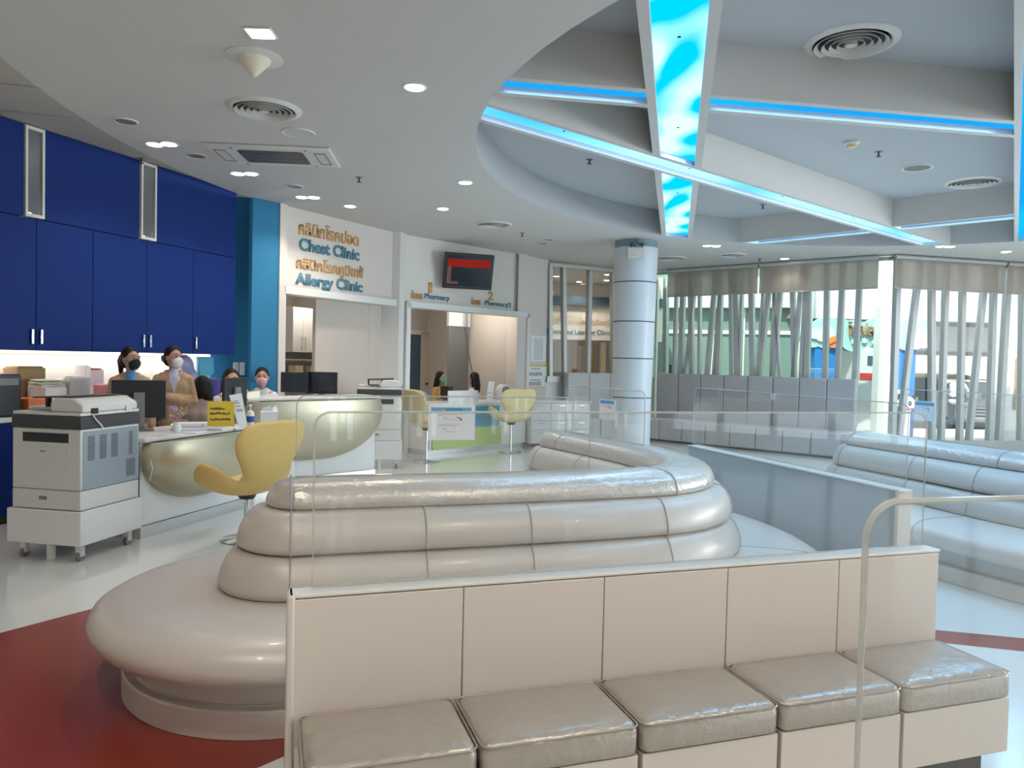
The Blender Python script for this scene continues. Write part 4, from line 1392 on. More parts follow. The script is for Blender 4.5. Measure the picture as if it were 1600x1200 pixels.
    E_ = [(hc + V((0, 0, 0.012)), (0.078, 0.094, 0.108)), (Hd((0, -0.022, -0.055)), (0.058, 0.066, 0.062)), (Hd((0, -0.098, -0.012)), (0.012, 0.016, 0.020)),
          (Hd((0, -0.082, 0.03)), (0.045, 0.016, 0.012)), (Hd((0.078, 0.004, -0.005)), (0.012, 0.02, 0.03)), (Hd((-0.078, 0.004, -0.005)), (0.012, 0.02, 0.03)),
          (Hd((0, -0.088, -0.058)), (0.022, 0.010, 0.008)), (Hd((0, -0.070, -0.095)), (0.026, 0.022, 0.02))]
    b = bone_mesh('body', 'skin', t, body, E_, 0.008, 3)
    for s in (-1, 1):
        MB().ell(Hd((s * 0.032, -0.089, 0.012)), (0.013, 0.007, 0.0065), 10, 8).build('eye', 'eye', t)
        MB().tube([Hd((s * 0.012, -0.094, 0.036)), Hd((s * 0.034, -0.092, 0.041)), Hd((s * 0.055, -0.077, 0.034))], [0.003, 0.0036, 0.002], 6).build('eyebrow', 'hair', t)
    if inner:
        bone_mesh('shirt', inner, t, [(T((0, -0.052, hz + 0.12)), T((0, -0.052, sh - 0.03)), 0.078, 0.062), (T((0, -0.03, sh - 0.02)), T((0, -0.03, sh + 0.03)), 0.058, 0.052)], (), 0.010, 4)
    bone_mesh('cardigan' if top == 'beige' else 'top', top, t, cloth, (), 0.011, 6)
    bone_mesh('trousers', low, t, trou, (), 0.012, 5)
    for s_ in (0, 1):
        bone_mesh('shoe', 'black', t, [shoe[s_]], (), 0.01, 2)
    if mask:
        rings = []
        for z, w, y in ((0.006, 0.030, -0.108), (-0.010, 0.060, -0.112), (-0.035, 0.072, -0.118), (-0.065, 0.066, -0.112), (-0.09, 0.05, -0.098), (-0.112, 0.03, -0.075)):
            rings.append([Hd((w * math.sin(q), y + 0.085 * (1 - math.cos(q)), z)) for q in [(-1.25 + 2.5 * i / 12) for i in range(13)]])
        mk = MB().loft(rings, caps=False, closed=False).build('face_mask', mask, t, ang=180)
        sd = mk.modifiers.new('thickness', 'SOLIDIFY')
        sd.thickness = 0.006
        for s in (-1, 1):
            MB().tube([Hd((s * 0.068, -0.06, -0.02)), Hd((s * 0.082, -0.02, 0.0)), Hd((s * 0.088, 0.012, 0.01))], 0.002, 5).build('ear_loop', mask, mk)
    # hair
    hr = [(Hd((0, 0.018, 0.040)), (0.089, 0.098, 0.098)), (Hd((0, 0.045, -0.01)), (0.082, 0.075, 0.09))]
    hcps = []
    if hair == 'ponytail':
        hcps = [(Hd((0, 0.11, 0.06)), Hd((0, 0.15, -0.02)), 0.03, 0.038), (Hd((0, 0.15, -0.02)), Hd((0, 0.15, -0.17)), 0.038, 0.018)]
    elif hair == 'bun':
        hr.append((Hd((0, 0.125, -0.01)), (0.05, 0.045, 0.05)))
    elif hair == 'long':
        for s in (-1, 0, 1):
            hcps += [(Hd((s * 0.055, 0.05, 0.0)), Hd((s * 0.06, 0.075, -0.15)), 0.05, 0.048), (Hd((s * 0.06, 0.075, -0.15)), Hd((s * 0.05, 0.085, -0.30)), 0.046, 0.022)]
        for s in (-1, 1):
            hcps += [(Hd((s * 0.075, 0.005, 0.03)), Hd((s * 0.085, 0.02, -0.14)), 0.024, 0.03)]
    elif hair == 'down':                         # hair fallen forward over a bent head
        for s in (-1, 0, 1):
            hcps += [(Hd((s * 0.05, 0.03, 0.02)), Hd((s * 0.07, 0.02, -0.16)), 0.06, 0.05), (Hd((s * 0.07, 0.02, -0.16)), Hd((s * 0.07, 0.01, -0.27)), 0.05, 0.03)]
    bone_mesh('hair', 'hair', t, hcps, hr, 0.011, 4)
    return t


def stand_at(x, y, Y, z):
    p = atY(x, y, Y)
    return (p.x, p.y, z)


p1_ = person('person', 'woman with ponytail and black mask, beige cardigan over blue shirt, looking right', stand_at(204, 560, 7.3, 0), math.radians(-56), mask='maskb', hair='ponytail', inner='shirtb', turn=math.radians(30), scale=0.945)
p2_ = person('person', 'woman with hair bun, white mask and crossed arms in beige cardigan', stand_at(271, 560, 7.7, 0), math.radians(-62), mask='maskw', hair='bun', inner='shirtl', turn=math.radians(34), arms='cross', scale=0.96)
MB().tube([(-0.045, -0.125, 1.40), (-0.03, -0.14, 1.30), (0.0, -0.15, 1.17), (0.03, -0.14, 1.30), (0.045, -0.125, 1.40)], 0.005, 6).build('lanyard', 'papershade', p2_, ang=80)
person('person', 'seated person in a taupe top with long black hair hanging down, seen from behind', stand_at(312, 640, 8.05, 0), math.radians(100), pose='sit', top='taupe', mask=None, hair='down', lean=10, arms='desk', scale=1.02)
person('person', 'seated person with dark hair bent behind the monitor, only head and hand showing', stand_at(354, 600, 8.85, 0), math.radians(-35), pose='sit', top='whitec', mask=None, hair='long', lean=6, arms='face', scale=1.04, seat=0.54, turn=math.radians(-30))
person('person', 'woman with pink mask seated at the monitors, hair tied back', stand_at(409, 600, 9.5, 0), math.radians(-66), pose='sit', top='whitec', mask='maskp', hair='bun', turn=math.radians(-6), arms='desk', scale=1.0, seat=0.60)
person('person', 'woman with green mask and long hair in a mustard top behind the pharmacy window', stand_at(688, 600, 13.75, 0), math.radians(-38), pose='sit', top='mustard', mask='maskg', hair='long', turn=math.radians(12), arms='desk', scale=0.98, seat=0.56)
person('person', 'woman in white with long dark hair behind the pharmacy window, turned away', stand_at(741, 600, 14.2, 0), math.radians(160), pose='sit', top='whitec', mask=None, hair='long', arms='desk', scale=0.98, seat=0.55)


# ------------------------------------------------------------------ ceiling fittings
def spot(parent, z, e, ang=125, col=(1, 0.89, 0.76)):
    l = bpy.data.lights.new('lamp_light', 'SPOT')
    l.energy, l.spot_size, l.spot_blend, l.shadow_soft_size, l.color = e, math.radians(ang), 0.6, 0.05, col
    o = bpy.data.objects.new('lamp_light', l)
    C.objects.link(o)
    o.parent = parent
    o.location = (0, 0, z)


def downlight(x, y, lab, double=False, rz=0.0, e=52, square=False, z=CZ):
    p = atz(x, y, z)
    t = thing('downlight', lab, 'downlight', (p.x, p.y, z), rz, 'recessed ceiling downlights')
    if square:
        box((-0.085, -0.075, -0.012), (0.085, 0.075, 0.0)).build('trim_frame', 'white', t, bev=0.003)
        box((-0.07, -0.062, -0.016), (0.07, 0.062, -0.011)).build('glowing_lens', 'lampw', t)
    else:
        xs = (-0.075, 0.075) if double else (0,)
        for q in xs:
            MB().lathe([(0.062, -0.004), (0.088, -0.008), (0.092, -0.004), (0.092, 0.0)], (q, 0, 0), 28, True).build('trim_ring', 'white', t)
            MB().lathe([(0.066, -0.010), (0.07, -0.006), (0.066, -0.005)], (q, 0, 0), 28).build('glowing_lens', 'lampw', t)
    spot(t, -0.03, e)


downlight(253, 225, 'twin downlight nearest to the frosted niches, over the reception', True, math.radians(-10))
downlight(382, 271, 'twin downlight below the ceiling cassette unit', True, math.radians(-5))
downlight(481, 308, 'twin downlight above the chest clinic lettering', True, math.radians(0))
downlight(547, 322, 'small single downlight right of the twin one over the clinic lettering')
downlight(692, 326, 'single downlight above the wall television')
downlight(727, 285, 'single downlight close to the rim of the round recess, beyond the sprinkler')
downlight(648, 136, 'large bright round downlight left of the round recess')
downlight(407, 50, 'square downlight beside the cone-shaped fitting', square=True)
downlight(1112, 384, 'twin downlight right of the round column', True)
downlight(1226, 404, 'single downlight over the grey banquette, near the gap between blinds', e=10)
downlight(1477, 385, 'twin downlight at the far end of the diagonal light channel', True)
downlight(1572, 393, 'single downlight at the right edge above the blinds')


def diffuser(x, y, lab, r, z=CZ, rings=5, m='plast'):
    p = atz(x, y, z)
    t = thing('air_diffuser', lab, 'air vent', (p.x, p.y, z), 0, 'round air diffusers')
    MB().lathe([(r * 0.80, -0.012), (r * 0.84, -0.022), (r * 0.98, -0.008), (r, 0.0)], n=48, ring=True).build('flange', m, t)
    MB().lathe([(0.001, -0.002), (r * 0.82, -0.002), (r * 0.82, -0.001)], n=48).build('dark_throat', 'black', t)
    for k in range(rings):
        q = r * (0.76 - 0.155 * k)
        MB().lathe([(q * 0.90, -0.006), (q, -0.030), (q * 1.02, -0.030), (q * 0.925, -0.005)], n=48, ring=True).build('cone_ring', m, t)
    MB().lathe([(0.001, -0.03), (r * 0.10, -0.03), (r * 0.12, -0.022), (r * 0.05, -0.003)], n=32).build('centre_cap', m, t)


diffuser(413, 170, 'round air diffuser left in the white ceiling, behind the cone-shaped fitting', 0.30)
diffuser(772, 350, 'small-looking round air diffuser near the television', 0.27)
diffuser(1330, 66, 'largest round air diffuser inside the recess, at the top', 0.33, CZ + 0.379)
diffuser(1520, 285, 'round air diffuser inside the recess near the right edge', 0.33, CZ + 0.379)
diffuser(1048, 403, 'round air diffuser just right of the round column', 0.30)
diffuser(1145, 398, 'faint round air diffuser between the twin downlight and the single one', 0.25)


def speaker_(x, y, lab, r=0.10, z=CZ, m='greyp'):
    p = atz(x, y, z)
    t = thing('ceiling_speaker', lab, 'ceiling speaker', (p.x, p.y, z), 0, 'round ceiling speakers')
    MB().lathe([(r * 0.82, -0.006), (r * 0.95, -0.012), (r, -0.004), (r, 0)], n=32).build('rim', 'plast', t)
    MB().lathe([(0.001, -0.007), (r * 0.84, -0.007), (r * 0.84, -0.003)], n=32).build('grille', m, t)


speaker_(197, 189, 'round ceiling speaker above the left frosted niche')
speaker_(307, 243, 'round ceiling speaker between the first two twin downlights')
speaker_(461, 291, 'round ceiling speaker between the cassette unit and the clinic lettering')
speaker_(849, 380, 'round ceiling speaker before the glazed partition')
speaker_(858, 374, 'fainter round ceiling disc right beside the speaker before the glazed partition', 0.09)
speaker_(466, 207, 'faint round ceiling cover right of the air diffuser', 0.15, m='ceil')
speaker_(1433, 262, 'grey round speaker inside the recess, beside the smaller vent', 0.17, CZ + 0.379)
p = atz(397, 90, CZ)
t = thing('cone_fitting', 'cream cone-shaped fitting on a round plate, beside the square downlight', 'ceiling fitting', (p.x, p.y, CZ))
MB().lathe([(0.001, -0.012), (0.17, -0.012), (0.19, -0.004), (0.19, 0)], n=40).build('ceiling_plate', 'plast', t)
MB().lathe([(0.004, -0.135), (0.02, -0.125), (0.105, -0.03), (0.11, -0.012)], n=40).build('cone', mat('cream_plastic', (0.74, 0.68, 0.54), 0.5), t)


def sprinkler(x, y, lab, z=CZ):
    p = atz(x, y, z)
    t = thing('sprinkler', lab, 'sprinkler', (p.x, p.y, z), 0, 'fire sprinklers')
    MB().lathe([(0.035, -0.006), (0.04, 0)], n=20).build('escutcheon', 'greyp', t)
    MB().cyl((0, 0, -0.05), (0, 0, -0.004), 0.009).build('stem', 'dark', t)
    MB().lathe([(0.001, -0.055), (0.026, -0.055), (0.026, -0.05), (0.001, -0.048)], n=16).build('deflector', 'dark', t)


sprinkler(561, 277, 'sprinkler head between the cassette unit and the round recess')
sprinkler(816, 364, 'sprinkler head right of the small air diffuser')
sprinkler(1187, 404, 'sprinkler head over the beige blinds')
sprinkler(921, 249, 'sprinkler head inside the recess below the diagonal channel', CZ + 0.379)
sprinkler(1192, 320, 'sprinkler head inside the recess beyond the diagonal channel', CZ + 0.379)
sprinkler(1373, 237, 'sprinkler head inside the recess next to the smoke detector', CZ + 0.379)
sprinkler(221, 247, 'sprinkler head at the ceiling edge above the right frosted niche', CZ + 0.06)
p = atz(1331, 222, CZ + 0.379)
t = thing('smoke_detector', 'cream smoke detector inside the round recess', 'smoke detector', (p.x, p.y, CZ + 0.379))
MB().lathe([(0.06, -0.03), (0.075, -0.02), (0.08, 0)], n=28).build('base', 'plast', t)
MB().lathe([(0.001, -0.06), (0.04, -0.058), (0.05, -0.045), (0.05, -0.03)], n=28).build('sensing_head', 'cream', t)

p = atz(432, 241, CZ)
t = thing('ceiling_air_conditioner', 'white cassette air conditioner with a dark grille in the ceiling', 'air conditioner', (p.x, p.y, CZ), math.radians(4))
box((-0.62, -0.34, -0.03), (0.58, 0.34, 0.0)).build('panel', 'plast', t, bev=0.012)
MB().prism(rrect(-0.33, -0.22, 0.30, 0.22, 0.04, 5), -0.036, -0.0305).build('dark_grille', 'dark', t)
for y in (-0.075, 0.075):
    box((-0.325, y - 0.006, -0.04), (0.295, y + 0.006, -0.0362)).build('grille_bar', 'greyp', t)
for x in (-0.5, 0.46):
    f = MB()
    f.tube([(x - 0.05, -0.2, -0.032), (x + 0.05, -0.2, -0.032), (x + 0.05, 0.2, -0.032), (x - 0.05, 0.2, -0.032)], 0.006, 6, loop=True)
    f.build('air_slot', 'greyp', t)
for x in (-0.36, 0.34):
    for y in (-0.29, 0.29):
        MB().cyl((x, y, -0.034), (x, y, -0.0295), 0.012, n=10).build('screw', 'dark', t)

# emergency lamp on the column
dn = (V((0, 0)) - cc).normalized()
p = cc + dn * 0.352
t = thing('emergency_light', 'white emergency light with two small lamps high on the round column', 'emergency light', (p.x, p.y, 3.22), math.atan2(dn.y, dn.x) + math.pi / 2 + 0.05)
box((-0.135, -0.10, 0), (0.135, 0.015, 0.17)).build('housing', 'plast', t, bev=0.006)
box((-0.10, -0.102, 0.05), (-0.03, -0.099, 0.06)).build('indicator', 'yelcard', t)
for x in (-0.08, 0.09):
    MB().cyl((x, -0.06, 0.17), (x, -0.06, 0.20), 0.01).build('lamp_stalk', 'dark', t)
    MB().lathe([(0.001, 0.20), (0.035, 0.205), (0.038, 0.23), (0.02, 0.25), (0.001, 0.255)], (x, -0.06, 0)).build('lamp_head', 'dark', t)
MB().tube([(-0.05, -0.07, 0.21), (0.02, -0.09, 0.16), (0.05, -0.07, 0.22), (0.0, -0.05, 0.27), (0.02, -0.03, 0.31)], 0.006, 6).build('cable', 'dark', t, ang=80)


# unseen downlights added by the camera to light the fronts facing it
for lab, x, y in (('downlight above the camera, unseen, added as fill light', -1.2, 1.2), ('downlight over the bench end, unseen, added as fill light', 1.6, 1.0), ('downlight over the bench, farther right, unseen, added as fill light', 3.6, 0.8), ('downlight behind the camera on the left, added as fill light', -0.2, -0.6), ('downlight behind the camera on the right, added as fill light', 2.4, -0.9)):
    t = thing('downlight', lab, 'downlight', (x, y, CZ), 0, 'recessed ceiling downlights')
    MB().lathe([(0.062, -0.004), (0.088, -0.008), (0.092, 0.0)], n=24).build('trim_ring', 'white', t)
    MB().lathe([(0.001, -0.008), (0.066, -0.008), (0.066, -0.004)], n=24).build('glowing_lens', 'lampw', t)
    spot(t, -0.03, 95, 145, (1, 0.90, 0.78))

# ------------------------------------------------------------------ lettering on the clinic and pharmacy walls
def wall_text(lab, body, a, b, x0, y0, x1, y1, m, bold=0.0, off=-0.06, yb1=None, size_h=None):
    """baseline from pixel (x0,y0) to (x1, .); top at pixel (x0,y1)"""
    n_ = V(((V(b) - V(a)).normalized().y, -(V(b) - V(a)).normalized().x))
    a2, b2 = tuple(V(a) + n_ * off), tuple(V(b) + n_ * off)
    s0, z0 = sl(x0, y0, a2, b2)
    s1, _ = sl(x1, y0, a2, b2)
    h = sl(x0, y1, a2, b2)[1] - z0
    o = text_mesh('wall_lettering', body, m, w=s1 - s0, h=h, bold=bold, depth=0.012)
    put(o, a2, b2, s0, 0.003, z0)
    tag(o, lab, 'lettering', kind='thing')
    return o


wall_text('upper gold Thai line of lettering on the clinic wall', 'คลินิกโรคปอด', PA, PM, 466, 366, 560, 342, 'gold', 0.024)
wall_text('teal lettering reading Chest Clinic between two gold Thai lines', 'Chest Clinic', PA, PM, 467, 391, 561, 371, 'tealtx', 0.028)
wall_text('lower gold Thai line of lettering on the clinic wall, below Chest Clinic', 'คลินิกโรคภูมิแพ้', PA, PM, 462, 425, 567, 398, 'gold', 0.024)
wall_text('teal lettering reading Allergy Clinic just above the clinic window', 'Allergy Clinic', PA, PM, 461, 449, 566, 425, 'tealtx', 0.028)
wall_text('gold figure 1 on the pharmacy wall', '1', PM, PB, 669, 457, 674.5, 441, 'gold', 0.02, -0.08)
wall_text('gold Thai word left of the teal word Pharmacy', 'ห้องยา', PM, PB, 642, 466.5, 660, 453, 'gold', 0.01, -0.08)
wall_text('teal word Pharmacy under the figure 1', 'Pharmacy', PM, PB, 663, 469, 702, 458, 'tealtx', 0.012, -0.08)
wall_text('gold figure 2 right below the television', '2', PM, PB, 762, 469, 770, 455, 'gold', 0.02, -0.08)
wall_text('gold Thai word below the television, left of Pharmacy2', 'ห้องยา', PM, PB, 736, 475.5, 750, 464, 'gold', 0.01, -0.08)
wall_text('teal lettering reading Pharmacy2 under the figure 2', 'Pharmacy2', PM, PB, 757, 478.5, 798, 469, 'tealtx', 0.012, -0.08)

# television on its bracket
p = atY(732, 424, 12.75)
t = thing('television', 'black wall television with a red band on its screen, tilted down', 'television', (p.x, p.y, p.z), math.radians(20))
t.rotation_euler = (math.radians(13), math.radians(0), math.radians(20))
w, h = 0.86, 0.60
hs = box((-w / 2, -0.03, -h / 2), (w / 2, 0.04, h / 2)).build('housing', 'black', t, bev=0.008)
sc_ = box((-w / 2 + 0.035, -0.033, -h / 2 + 0.05), (w / 2 - 0.035, -0.0295, h / 2 - 0.035)).build('screen', 'screen', t)
box((-w / 2 + 0.05, -0.035, 0.07), (w / 2 - 0.06, -0.0332, 0.20)).build('red_band', lampmat('tv_red', (0.62, 0.045, 0.03), 0.42), sc_)
MB().plate([(-w / 2 + 0.05, -0.22), (-w / 2 + 0.25, -0.22), (-w / 2 + 0.25, -0.18), (-w / 2 + 0.12, -0.18), (-w / 2 + 0.12, 0.07), (-w / 2 + 0.05, 0.07)], -0.035, -0.0332).build('grey_corner_graphic', lampmat('tv_grey', (0.30, 0.17, 0.15), 0.45), sc_)
MB().tube([(0, 0.04, 0), (0, 0.14, 0.02), (0.0, 0.24, 0.03)], 0.03, 8).build('wall_bracket', 'black', t)

# ------------------------------------------------------------------ clinic room seen through the first opening
def behind(x, y, a, b, off):
    n_ = V(((V(b) - V(a)).normalized().y, -(V(b) - V(a)).normalized().x))
    a2, b2 = tuple(V(a) - n_ * off), tuple(V(b) - n_ * off)
    return sl(x, y, a2, b2)


s0, zt = behind(458, 488, PA, PM, 0.9)
s1, zb = behind(530, 552, PA, PM, 0.9)
t = put(thing('wall_cabinet', 'white wall cabinet lit from above inside the clinic room', 'cabinet'), PA, PM, s0, -0.9, 0)
box((0, 0.02, zb), (s1 - s0, 0.4, 2.28)).build('body', 'white', t)
for i in range(2):
    x0 = (0.0, 0.2)[i]
    x1 = (0.197, s1 - s0)[i]
    d = box((x0 + 0.003, 0, zb), (x1, 0.02, 2.28)).build('door', 'white', t, bev=0.002)
    hx = (0.165, 0.235)[i]
    MB().tube([(hx, 0, zb + 0.05), (hx, -0.03, zb + 0.06), (hx, -0.03, zb + 0.22), (hx, 0, zb + 0.23)], 0.006, 6).build('handle', 'steel', d)
t = put(thing('wall_shelf', 'grey open shelf unit below the lit white cabinet', 'shelf'), PA, PM, s0, -0.95, 0)
box((0, 0.3, 0.9), (s1 - s0, 0.35, zb)).build('back_panel', 'papershade', t)
zs_ = zb - 0.42
for z in (zs_ - 0.2, zs_, zb - 0.13):
    box((0, 0, z), (s1 - s0, 0.3, z + 0.022)).build('shelf_board', 'plast', t)
for k, (x, w_, m, lab) in enumerate(((470, 0.16, 'outy', 'cream paper box on the shelf in the clinic room'), (497, 0.24, 'yelcard', 'yellow and cream box on the shelf, nearer the sliding panel'))):
    sx, _ = behind(x, 577, PA, PM, 0.95)
    o = put(thing('carton', lab, 'box'), PA, PM, sx, -0.97, zs_ + 0.0225)
    box((-w_ / 2, 0.01, 0), (w_ / 2, 0.16, 0.19)).build('carton_body', 'outy', o, bev=0.003)
    box((-w_ / 2 + 0.02, 0.008, 0.08), (w_ / 2 - (0.05 if k else 0.1), 0.011, 0.17)).build('printed_face', m, o)
    if k: box((-0.06, 0.0065, 0.02), (0.02, 0.011, 0.06)).build('red_mark', 'redp', o)


def room_lamp(nm, lab, a, b, s, off, z, e, col=(1, 0.93, 0.84)):
    o = put(thing('ceiling_lamp', lab, 'ceiling light'), a, b, s, -off, z)
    MB().lathe([(0.001, -0.03), (0.10, -0.03), (0.13, -0.02), (0.13, 0)], n=28).build('diffuser', 'lampw', o)
    l = bpy.data.lights.new('lamp_light', 'POINT')
    l.energy, l.color, l.shadow_soft_size = e, col, 0.12
    q = bpy.data.objects.new('lamp_light', l)
    C.objects.link(q)
    q.parent = o
    q.location = (0, 0, -0.16)


room_lamp('r', 'ceiling lamp of the clinic room, above the white cabinet', PA, PM, 1.2, 0.62, 2.69, 16)
room_lamp('r', 'unseen ceiling lamp added to brighten the pharmacy room, left half', PM, PB, 0.75, 1.0, 2.69, 20)  # this lamp and the next are unseen, added to brighten the pharmacy
room_lamp('r', 'unseen ceiling lamp added to brighten the pharmacy room, right half', PM, PB, 2.35, 0.8, 2.69, 18)

# ------------------------------------------------------------------ pharmacy room
s0, zt = behind(637, 508, PM, PB, 2.86)
s1, _ = behind(672, 508, PM, PB, 2.86)
d = put(tag(box((0, 0, 0), (s1 - s0, 0.03, 2.05)).build('door_1', 'doorblue'), kind='structure'), PM, PB, s0 - 0.25, -2.86)
box((0.0, -0.012, 0), (0.02, 0.0, 2.05)).build('door_edge', 'plast', d)
box((s1 - s0 + 0.14, -0.04, 0.98), (s1 - s0 + 0.2, 0.0, 1.02)).build('door_handle', 'dark', d)
f = put(tag(box((0, 0, 0), (0.22, 0.05, 2.12)).build('trim_5', 'roomw'), kind='structure'), PM, PB, s0 - 0.25 + (s1 - s0), -2.85)
f2 = put(tag(box((0, 0, 2.05), (s1 - s0 + 0.3, 0.05, 2.14)).build('trim_6', 'white'), kind='structure'), PM, PB, s0 - 0.25, -2.85)
sA, _ = behind(701, 508, PM, PB, 1.5)
sB, _ = behind(733, 508, PM, PB, 1.5)
t = put(thing('glass_divider', 'grey tinted glass divider hanging in the pharmacy room, behind the woman with the green mask', 'divider'), PM, PB, sA, -1.5)
t['label'] = 'grey tinted glass divider in the pharmacy room, between the two seated women'
box((0, 0, 0.75), (sB - sA, 0.015, 2.2)).build('tinted_pane', 'frost', t)
box((-0.01, -0.02, 2.2), (sB - sA + 0.01, 0.05, 2.69)).build('header_board', 'white', t)
box((0.0, 0.02, 0.0), (0.04, 0.06, 0.76)).build('leg', 'alu', t)
box((sB - sA - 0.04, 0.02, 0.0), (sB - sA, 0.06, 0.76)).build('leg', 'alu', t)
sC, _ = behind(775, 560, PM, PB, 1.6)
wallc = put(tag(box((0, 0, 0), (1.6, 0.1, 2.7)).build('wall_pharmacy_nook', 'wall_lit'), kind='structure'), PM, PB, sC, -1.6)
sD, _ = sl(734, 560, PM, PB)
t = put(thing('hanging_post', 'short white post hanging in the middle of the pharmacy window', 'post'), PM, PB, sD, -0.1)
box((-0.03, 0, 2.12), (0.04, 0.06, 2.37)).build('post', 'white', t)
MB().tube([(0.0, 0.05, 2.13), (0.12, 0.08, 1.7), (0.30, 0.10, 1.2), (0.36, 0.12, 0.83)], 0.007, 6).build('hanging_cord', 'dark', t)
cam_ = put(thing('wall_camera', 'small dark camera on the pharmacy wall', 'camera'), PM, PB, behind(768, 541, PM, PB, 1.58)[0], -1.58, behind(768, 541, PM, PB, 1.58)[1])
MB().cyl((0, -0.10, 0), (0, 0.02, 0), 0.022).build('camera_body', 'dark', cam_)
MB().lathe([(0.03, -0.01), (0.03, 0.01)], (0, 0.012, 0)).build('camera_base', 'plast', cam_)
# counter with the lime and blue front
t = put(thing('pharmacy_counter', 'pharmacy counter with white top, blue upper and lime lower front panels', 'counter'), PM, PB, q0 + 0.03, 0.55)
cw = q1 - q0 - 0.6
box((0, 0.0, 0.08), (cw, 0.55, 0.79)).build('body', 'white', t)
box((-0.02, -0.04, 0.79), (cw + 0.02, 0.62, 0.83)).build('worktop', 'white', t, bev=0.01)
box((0.05, -0.022, 0.42), (1.55, -0.001, 0.76)).build('blue_panel', 'cyanp', t)
box((0.05, -0.026, 0.09), (1.60, -0.001, 0.41)).build('lime_panel', 'greenp', t)
box((0.0, 0.03, 0.0), (cw, 0.5, 0.08)).build('kick_plate', 'steel', t)


def onpharm(name, lab, cat, x, y, off=0.3, z=0.8315):
    n_ = V(((V(PB) - V(PM)).normalized().y, -(V(PB) - V(PM)).normalized().x))
    a2, b2 = tuple(V(PM) + n_ * off), tuple(V(PB) + n_ * off)
    return put(thing(name, lab, cat), a2, b2, sl(x, y, a2, b2)[0], 0, z)


t = onpharm('counter_screen', 'wide white board standing at the front of the pharmacy counter', 'board', 700, 620, 0.56)
box((0, -0.012, -0.03), (0.66, 0.012, 0.20)).build('board', 'white', t, bev=0.003)
box((0.1, -0.04, -0.0005), (0.14, 0.05, 0.012)).build('foot', 'plast', t)
t = onpharm('counter_sign', 'small white card standing right of the wide white board', 'sign', 760, 615, 0.36)
MB().plate([(0, 0), (0.14, 0), (0.19, 0.34), (0.04, 0.34)], -0.01, 0.0).build('card', 'paper', t)
box((0.01, -0.011, 0.12), (0.13, -0.0098, 0.16)).build('printed_text', 'papershade', t)
t = onpharm('tape_dispenser', 'white round dispenser with a dark coiled side on the pharmacy counter', 'dispenser', 786, 602, 0.15)
MB().cyl((0, -0.06, 0.14), (0, 0.06, 0.14), 0.14, n=28).build('drum', 'white', t)
MB().cyl((0.02, -0.072, 0.14), (0.02, -0.058, 0.14), 0.105, n=24).build('dark_coil', 'greyp', t)
box((-0.12, -0.06, 0), (0.12, 0.06, 0.03)).build('base', 'plast', t)
t = onpharm('computer_monitor', 'small dark monitor on the pharmacy counter, by the woman with the green mask', 'monitor', 700, 612, 0.06)
box((0, -0.02, 0.03), (0.10, 0.2, 0.25)).build('housing', 'black', t, bev=0.005)
box((0.02, 0.05, 0), (0.09, 0.15, 0.03)).build('foot', 'black', t)
t = onpharm('round_backed_chair', 'pale rounded chair back behind the pharmacy counter', 'chair', 655, 610, -0.25, 0)
MB().plate([(0.28 * math.cos(math.radians(a_)), 0.62 + 0.38 * math.sin(math.radians(a_))) for a_ in range(0, 181, 12)] + [(-0.28, 0.5), (0.28, 0.5)], -0.03, 0.03).build('backrest', 'plast', t, bev=0.02)
box((-0.25, -0.05, 0.42), (0.25, 0.4, 0.50)).build('seat', 'plast', t, bev=0.03)
MB().cyl((0, 0.18, 0.0), (0, 0.18, 0.42), 0.03).build('pedestal', 'chrome', t)
# white low drawer cabinets right of the pharmacy counter
c0 = onl(826, 640, (-0.9, 12.35), (1.2, 14.2))
t = put(thing('drawer_cabinet', 'white low cabinet with drawers at the foot of the white pillar', 'cabinet'), (0.345, 13.4), (1.39, 13.9), 0.0, 0.0)
box((0, 0.0, 0.06), (1.25, 0.42, 0.80)).build('body', 'white', t)
for i, (x0, x1) in enumerate(((0.01, 0.40), (0.41, 0.86), (0.87, 1.24))):
    for k, (z0, z1) in enumerate(((0.07, 0.30), (0.31, 0.47), (0.48, 0.79))):
        dd = box((x0, -0.02, z0), (x1, 0, z1)).build('drawer', 'white', t, bev=0.003)
        box(((x0 + x1) / 2 - 0.06, -0.03, z1 - 0.05), ((x0 + x1) / 2 + 0.06, -0.019, z1 - 0.035)).build('handle', 'steel', dd)
box((0.02, 0.03, 0.0), (1.23, 0.4, 0.06)).build('plinth', 'gap', t)
box((-0.01, -0.03, 0.80), (1.26, 0.43, 0.825)).build('top_board', 'white', t, bev=0.004)


# notices on the white pillar
def pillar_sheet(lab, x0, y0, x1, y1, rows, bands=()):
    s0, zt = sl(x0, y0, PB, PC)
    s1, zb = sl(x1, y1, PB, PC)
    t = put(thing('paper_notice', lab, 'notice'), PB, PC, s0, 0.004, zb)
    w, h = s1 - s0, zt - zb
    box((0, -0.003, 0), (w, 0.0, h)).build('sheet', 'paper', t)
    for za, zb_, m in bands:
        box((0, -0.0045, h * za), (w, -0.0031, h * zb_)).build('colour_band', m, t)
    for za, zb_, xa, xb in rows:
        x, mb = xa, MB()
        while x < xb:
            k = random.uniform(0.03, 0.08)
            mb.box((w * x, -0.0042, h * za), (w * min(xb, x + k), -0.0031, h * zb_))
            x += k + 0.025
        mb.build('printed_text', 'gink', t)


